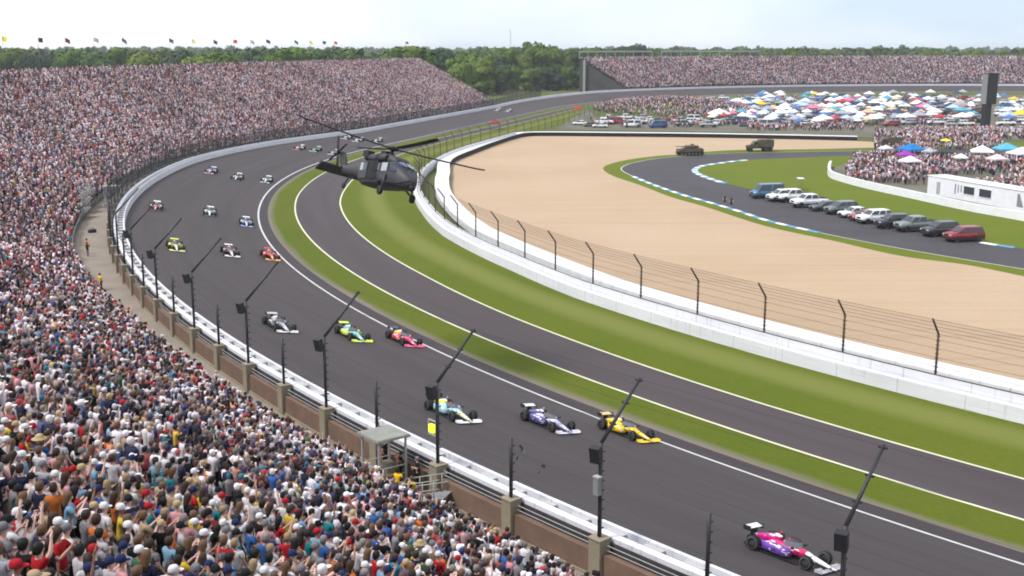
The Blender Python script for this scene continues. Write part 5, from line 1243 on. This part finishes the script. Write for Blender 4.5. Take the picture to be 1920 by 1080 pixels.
# ============================================================ trees
def leaf_mat(name, a, b):
    m = pmat(name, a, .85, .0, .09, col2=b, detail=4, spec=.15, ramp=(.35, .65)); return m
M['leaf'] = [leaf_mat('foliage_mid', (.05, .10, .014, 1), (.11, .175, .026, 1)), leaf_mat('foliage_dark', (.028, .062, .016, 1), (.058, .105, .024, 1)), leaf_mat('foliage_light', (.08, .135, .02, 1), (.15, .20, .034, 1)), leaf_mat('foliage_blue', (.03, .06, .035, 1), (.055, .09, .045, 1))]
M['bark'] = pmat('bark', (.06, .045, .035, 1), .95, .3, 1.5, bump=.3)
def crown_np(h, w, n, rng, leaf=.9, low=.34):
    """many small leaf faces scattered over uneven lobes"""
    lobes = [(np.array([0, 0, h * .62]), np.array([w * .36, w * .36, h * .30]))]
    for _ in range(13 if low > .3 else 20):
        a = rng.uniform(0, 6.28); r = w * rng.uniform(.16, .36); lobes.append((np.array([r * math.cos(a), r * math.sin(a), h * rng.uniform(low, .86)]), np.array([w * rng.uniform(.13, .24)] * 2 + [h * rng.uniform(.09, .16)])))
    C = []; 
    wts = np.array([l[1].prod() ** (2 / 3) for l in lobes]); pick = rng.choice(len(lobes), n, p=wts / wts.sum())
    d = rng.normal(size=(n, 3)); d /= np.linalg.norm(d, axis=1)[:, None]; rr = rng.uniform(.72, 1.08, n)
    ctr = np.array([lobes[i][0] for i in pick]); rad = np.array([lobes[i][1] for i in pick]); C = ctr + d * rad * rr[:, None]
    k = C[:, 2] > h * (.16 if low > .3 else .02); C = C[k]; d = d[k]; n = len(C)
    u = np.cross(d, rng.normal(size=(n, 3))); u /= np.linalg.norm(u, axis=1)[:, None] + 1e-6; v = np.cross(d, u); t = rng.normal(0, .35, (n, 3)); u = u + t; sz = leaf * rng.uniform(.6, 1.35, n)[:, None]
    V = np.stack([C - u * sz - v * sz * .6, C + u * sz - v * sz * .6, C + u * sz * .7 + v * sz, C - u * sz * .7 + v * sz * .8], 1).reshape(-1, 3)
    return V, n
def quads_mesh(name, V, mat):
    n = len(V) // 4; me = bpy.data.meshes.new(name); me.vertices.add(len(V)); me.vertices.foreach_set('co', V.astype(np.float32).ravel())
    me.loops.add(4 * n); me.loops.foreach_set('vertex_index', np.arange(4 * n, dtype=np.int32)); me.polygons.add(n); me.polygons.foreach_set('loop_start', np.arange(n, dtype=np.int32) * 4)
    try: me.polygons.foreach_set('loop_total', np.full(n, 4, np.int32))
    except Exception: pass
    me.update(calc_edges=True); me.materials.append(mat); return me
trng = np.random.default_rng(9); CROWNS = []; TRUNKS = []
for i in range(8):
    h = trng.uniform(21, 27); w = trng.uniform(15, 22); V, n = crown_np(h, w, 3600 if i < 4 else 4600, trng, .75, .34 if i < 4 else .1); CROWNS.append((quads_mesh('crown', V, M['leaf'][i % 4]), h))
    mb = MB().tube([(0, 0, 0), (.2, .1, h * .25), (0, .2, h * .5), (.2, 0, h * .72)], [.55, .42, .3, .12], 7)
    for k in range(5):
        a = k * 1.3; mb.tube([(.1, .1, h * (.3 + .06 * k)), (w * .2 * math.cos(a), w * .2 * math.sin(a), h * (.5 + .06 * k))], [.2, .06], 5)
    me = mb.mesh('trunk'); me.materials.append(M['bark']); TRUNKS.append(me)
LEAFN = ['mid green', 'dark green', 'bright green', 'bluish green']
trees = []
def tree(x, dist, sc, v, where):
    X = (x - 960) / FPX * dist; o = empty('tree', (X, dist, -.05), trng.uniform(0, 6.28)); o.scale = (sc * trng.uniform(.9, 1.15), sc * trng.uniform(.9, 1.15), sc)
    add('crown', CROWNS[v][0], None, o); add('trunk', TRUNKS[v], None, o)
    trees.append(tag(o, f'{LEAFN[v % 4]} leafy tree {where}', 'tree', 'trees around the speedway'))
for x in np.arange(-40, 900, 36): tree(x + trng.uniform(-10, 10), trng.uniform(520, 640), trng.uniform(.86, 1.06), int(trng.choice(8)), 'behind the left stand')
for x, dd, sc, v in ((878, 650, .95, 4), (900, 690, 1.0, 6), (924, 680, .92, 7), (948, 710, 1.02, 4), (972, 725, 1.06, 6), (1000, 735, 1.16, 4), (1026, 725, 1.08, 4), (1050, 730, 1.0, 6), (1070, 750, 1.05, 5), (1090, 780, 1.0, 4), (985, 695, .62, 6), (1012, 700, .6, 5), (1036, 705, .58, 7), (1062, 710, .58, 4), (1085, 715, .5, 5), (960, 680, .62, 4), (940, 655, .62, 5), (915, 645, .62, 4)): tree(x, dd, sc, v, 'between the two stands')
for x, dd, sc, v in ((1120, 830, 1.0, 0), (1145, 850, 1.05, 5), (1170, 840, 1.24, 1), (1190, 850, 1.16, 3), (1215, 880, .98, 0), (1250, 900, .95, 3), (1282, 890, 1.04, 1), (1320, 910, .98, 4)): tree(x, dd, sc, v, 'above the left end of the far stand')
for x in np.arange(1345, 1960, 40): tree(x + trng.uniform(-12, 12), trng.uniform(860, 1050), trng.uniform(.9, 1.02), int(trng.choice([0, 1, 3, 4, 5, 7])), 'behind the far stand')
uniq(trees, '{}, {} from the left')
# woodland beyond, one mass
VV = []
for _ in range(760):
    dist = 620 + 2600 * trng.random() ** 1.6; x = trng.uniform(-1.0, 1.0) * dist * .56; h = trng.uniform(19, 27) + (dist > 1500) * 1.5; w = trng.uniform(15, 26)
    if dist < 900 and -.12 * dist < x: dist += 420
    V, n = crown_np(h, w, 420 if dist < 1300 else 230, trng, 1.6 if dist < 1300 else 2.3); V[:, 0] += x; V[:, 1] += dist; VV.append(V)
o = quads_mesh('woodland', np.concatenate(VV), leaf_mat('foliage_wood', (.036, .076, .018, 1), (.09, .145, .028, 1))); o = add('woodland', o); stuff(o); o['label'] = 'distant woodland filling the horizon beyond the stands'; o['category'] = 'woodland'
# thin mast and a low white roof among the trees
t = tag(empty('radio_mast', ((957 - 960) / FPX * 1100, 1100, 0)), 'thin lattice radio mast rising above the tree line', 'mast')
for k in range(3): MB().tube([(.9 * math.cos(k * 2.09), .9 * math.sin(k * 2.09), 0), (.35 * math.cos(k * 2.09), .35 * math.sin(k * 2.09), 42)], .12, 4).build('leg', M['galv'], t)
for k in range(14): MB().tube([(.75 - .03 * k, 0, 3 * k), (-.4, .6, 3 * k + 1.5), (-.4, -.6, 3 * k + 3)], .06, 4).build('brace', M['galv'], t)

# ============================================================ odds and ends
s, d = sd(ground(173, 436, 2.05)); t = tag(empty('kit_bag', P(s, min(d, 23.6), WZ(s)), .6), 'black kit bag lying on the walkway concrete', 'bag')
loft(MB(), [(-.55, .2, .1, .12), (-.45, .24, .22, .22), (.0, .26, .26, .25), (.45, .24, .22, .22), (.55, .2, .1, .12)], 10, 3).build('bag_body', M['dark'], t); MB().tube([(-.3, 0, .48), (-.15, 0, .68), (.15, 0, .68), (.3, 0, .48)], .025, 5).build('handle', M['dark'], t)
for px, py, lab in ((976, 846, 'torn pale and dark streamer caught high in the fence cables'), (1016, 884, 'small dark scrap caught in the fence cables')):
    s, d = sd(ground(px, py, 6.0)); zz = 4.6; best = min(((abs(proj(P(q, 19.95, z))[0] - px) + abs(proj(P(q, 19.95, z))[1] - py), q, z) for q in np.arange(180, 210, .25) for z in np.arange(4, 8, .2)))
    t = tag(empty('streamer', P(best[1], 19.95, best[2]), .7), lab, 'streamer'); w = .09 if px < 1000 else .12; h_ = .7 if px < 1000 else .35
    rows = [[(math.sin(u * 5) * .16 - .05, .03 * math.cos(u * 7), h_ * (.5 - u)), (math.sin(u * 5) * .16 + w, .03 + .03 * math.cos(u * 7), h_ * (.5 - u) + .05)] for u in np.linspace(0, 1, 9)]
    MB().quadgrid(rows, False, True).build('ribbon', M['dark'], t)
    if px < 1000: MB().quadgrid([[(x + .16, y + .05, z - .2) for x, y, z in r] for r in rows], False, True).build('ribbon', M['grey'], t)

# ============================================================ thin summer haze
hz = MB().box((0, 1500, 14.6), (2600, 1700, 16.0)).build('haze', None); stuff(hz); hz['label'] = 'thin pale summer haze over the speedway'; hz['category'] = 'haze'
mh = bpy.data.materials.new('haze_air'); mh.use_nodes = True; nt = mh.node_tree
for n in list(nt.nodes): nt.nodes.remove(n)
ou = nt.nodes.new('ShaderNodeOutputMaterial'); pv = nt.nodes.new('ShaderNodeVolumePrincipled'); pv.inputs['Color'].default_value = (.93, .95, 1, 1); pv.inputs['Density'].default_value = .00013; pv.inputs['Anisotropy'].default_value = .2
nt.links.new(pv.outputs[0], ou.inputs['Volume']); hz.data.materials.append(mh)
HAZE = True
if not HAZE: bpy.data.objects.remove(hz)
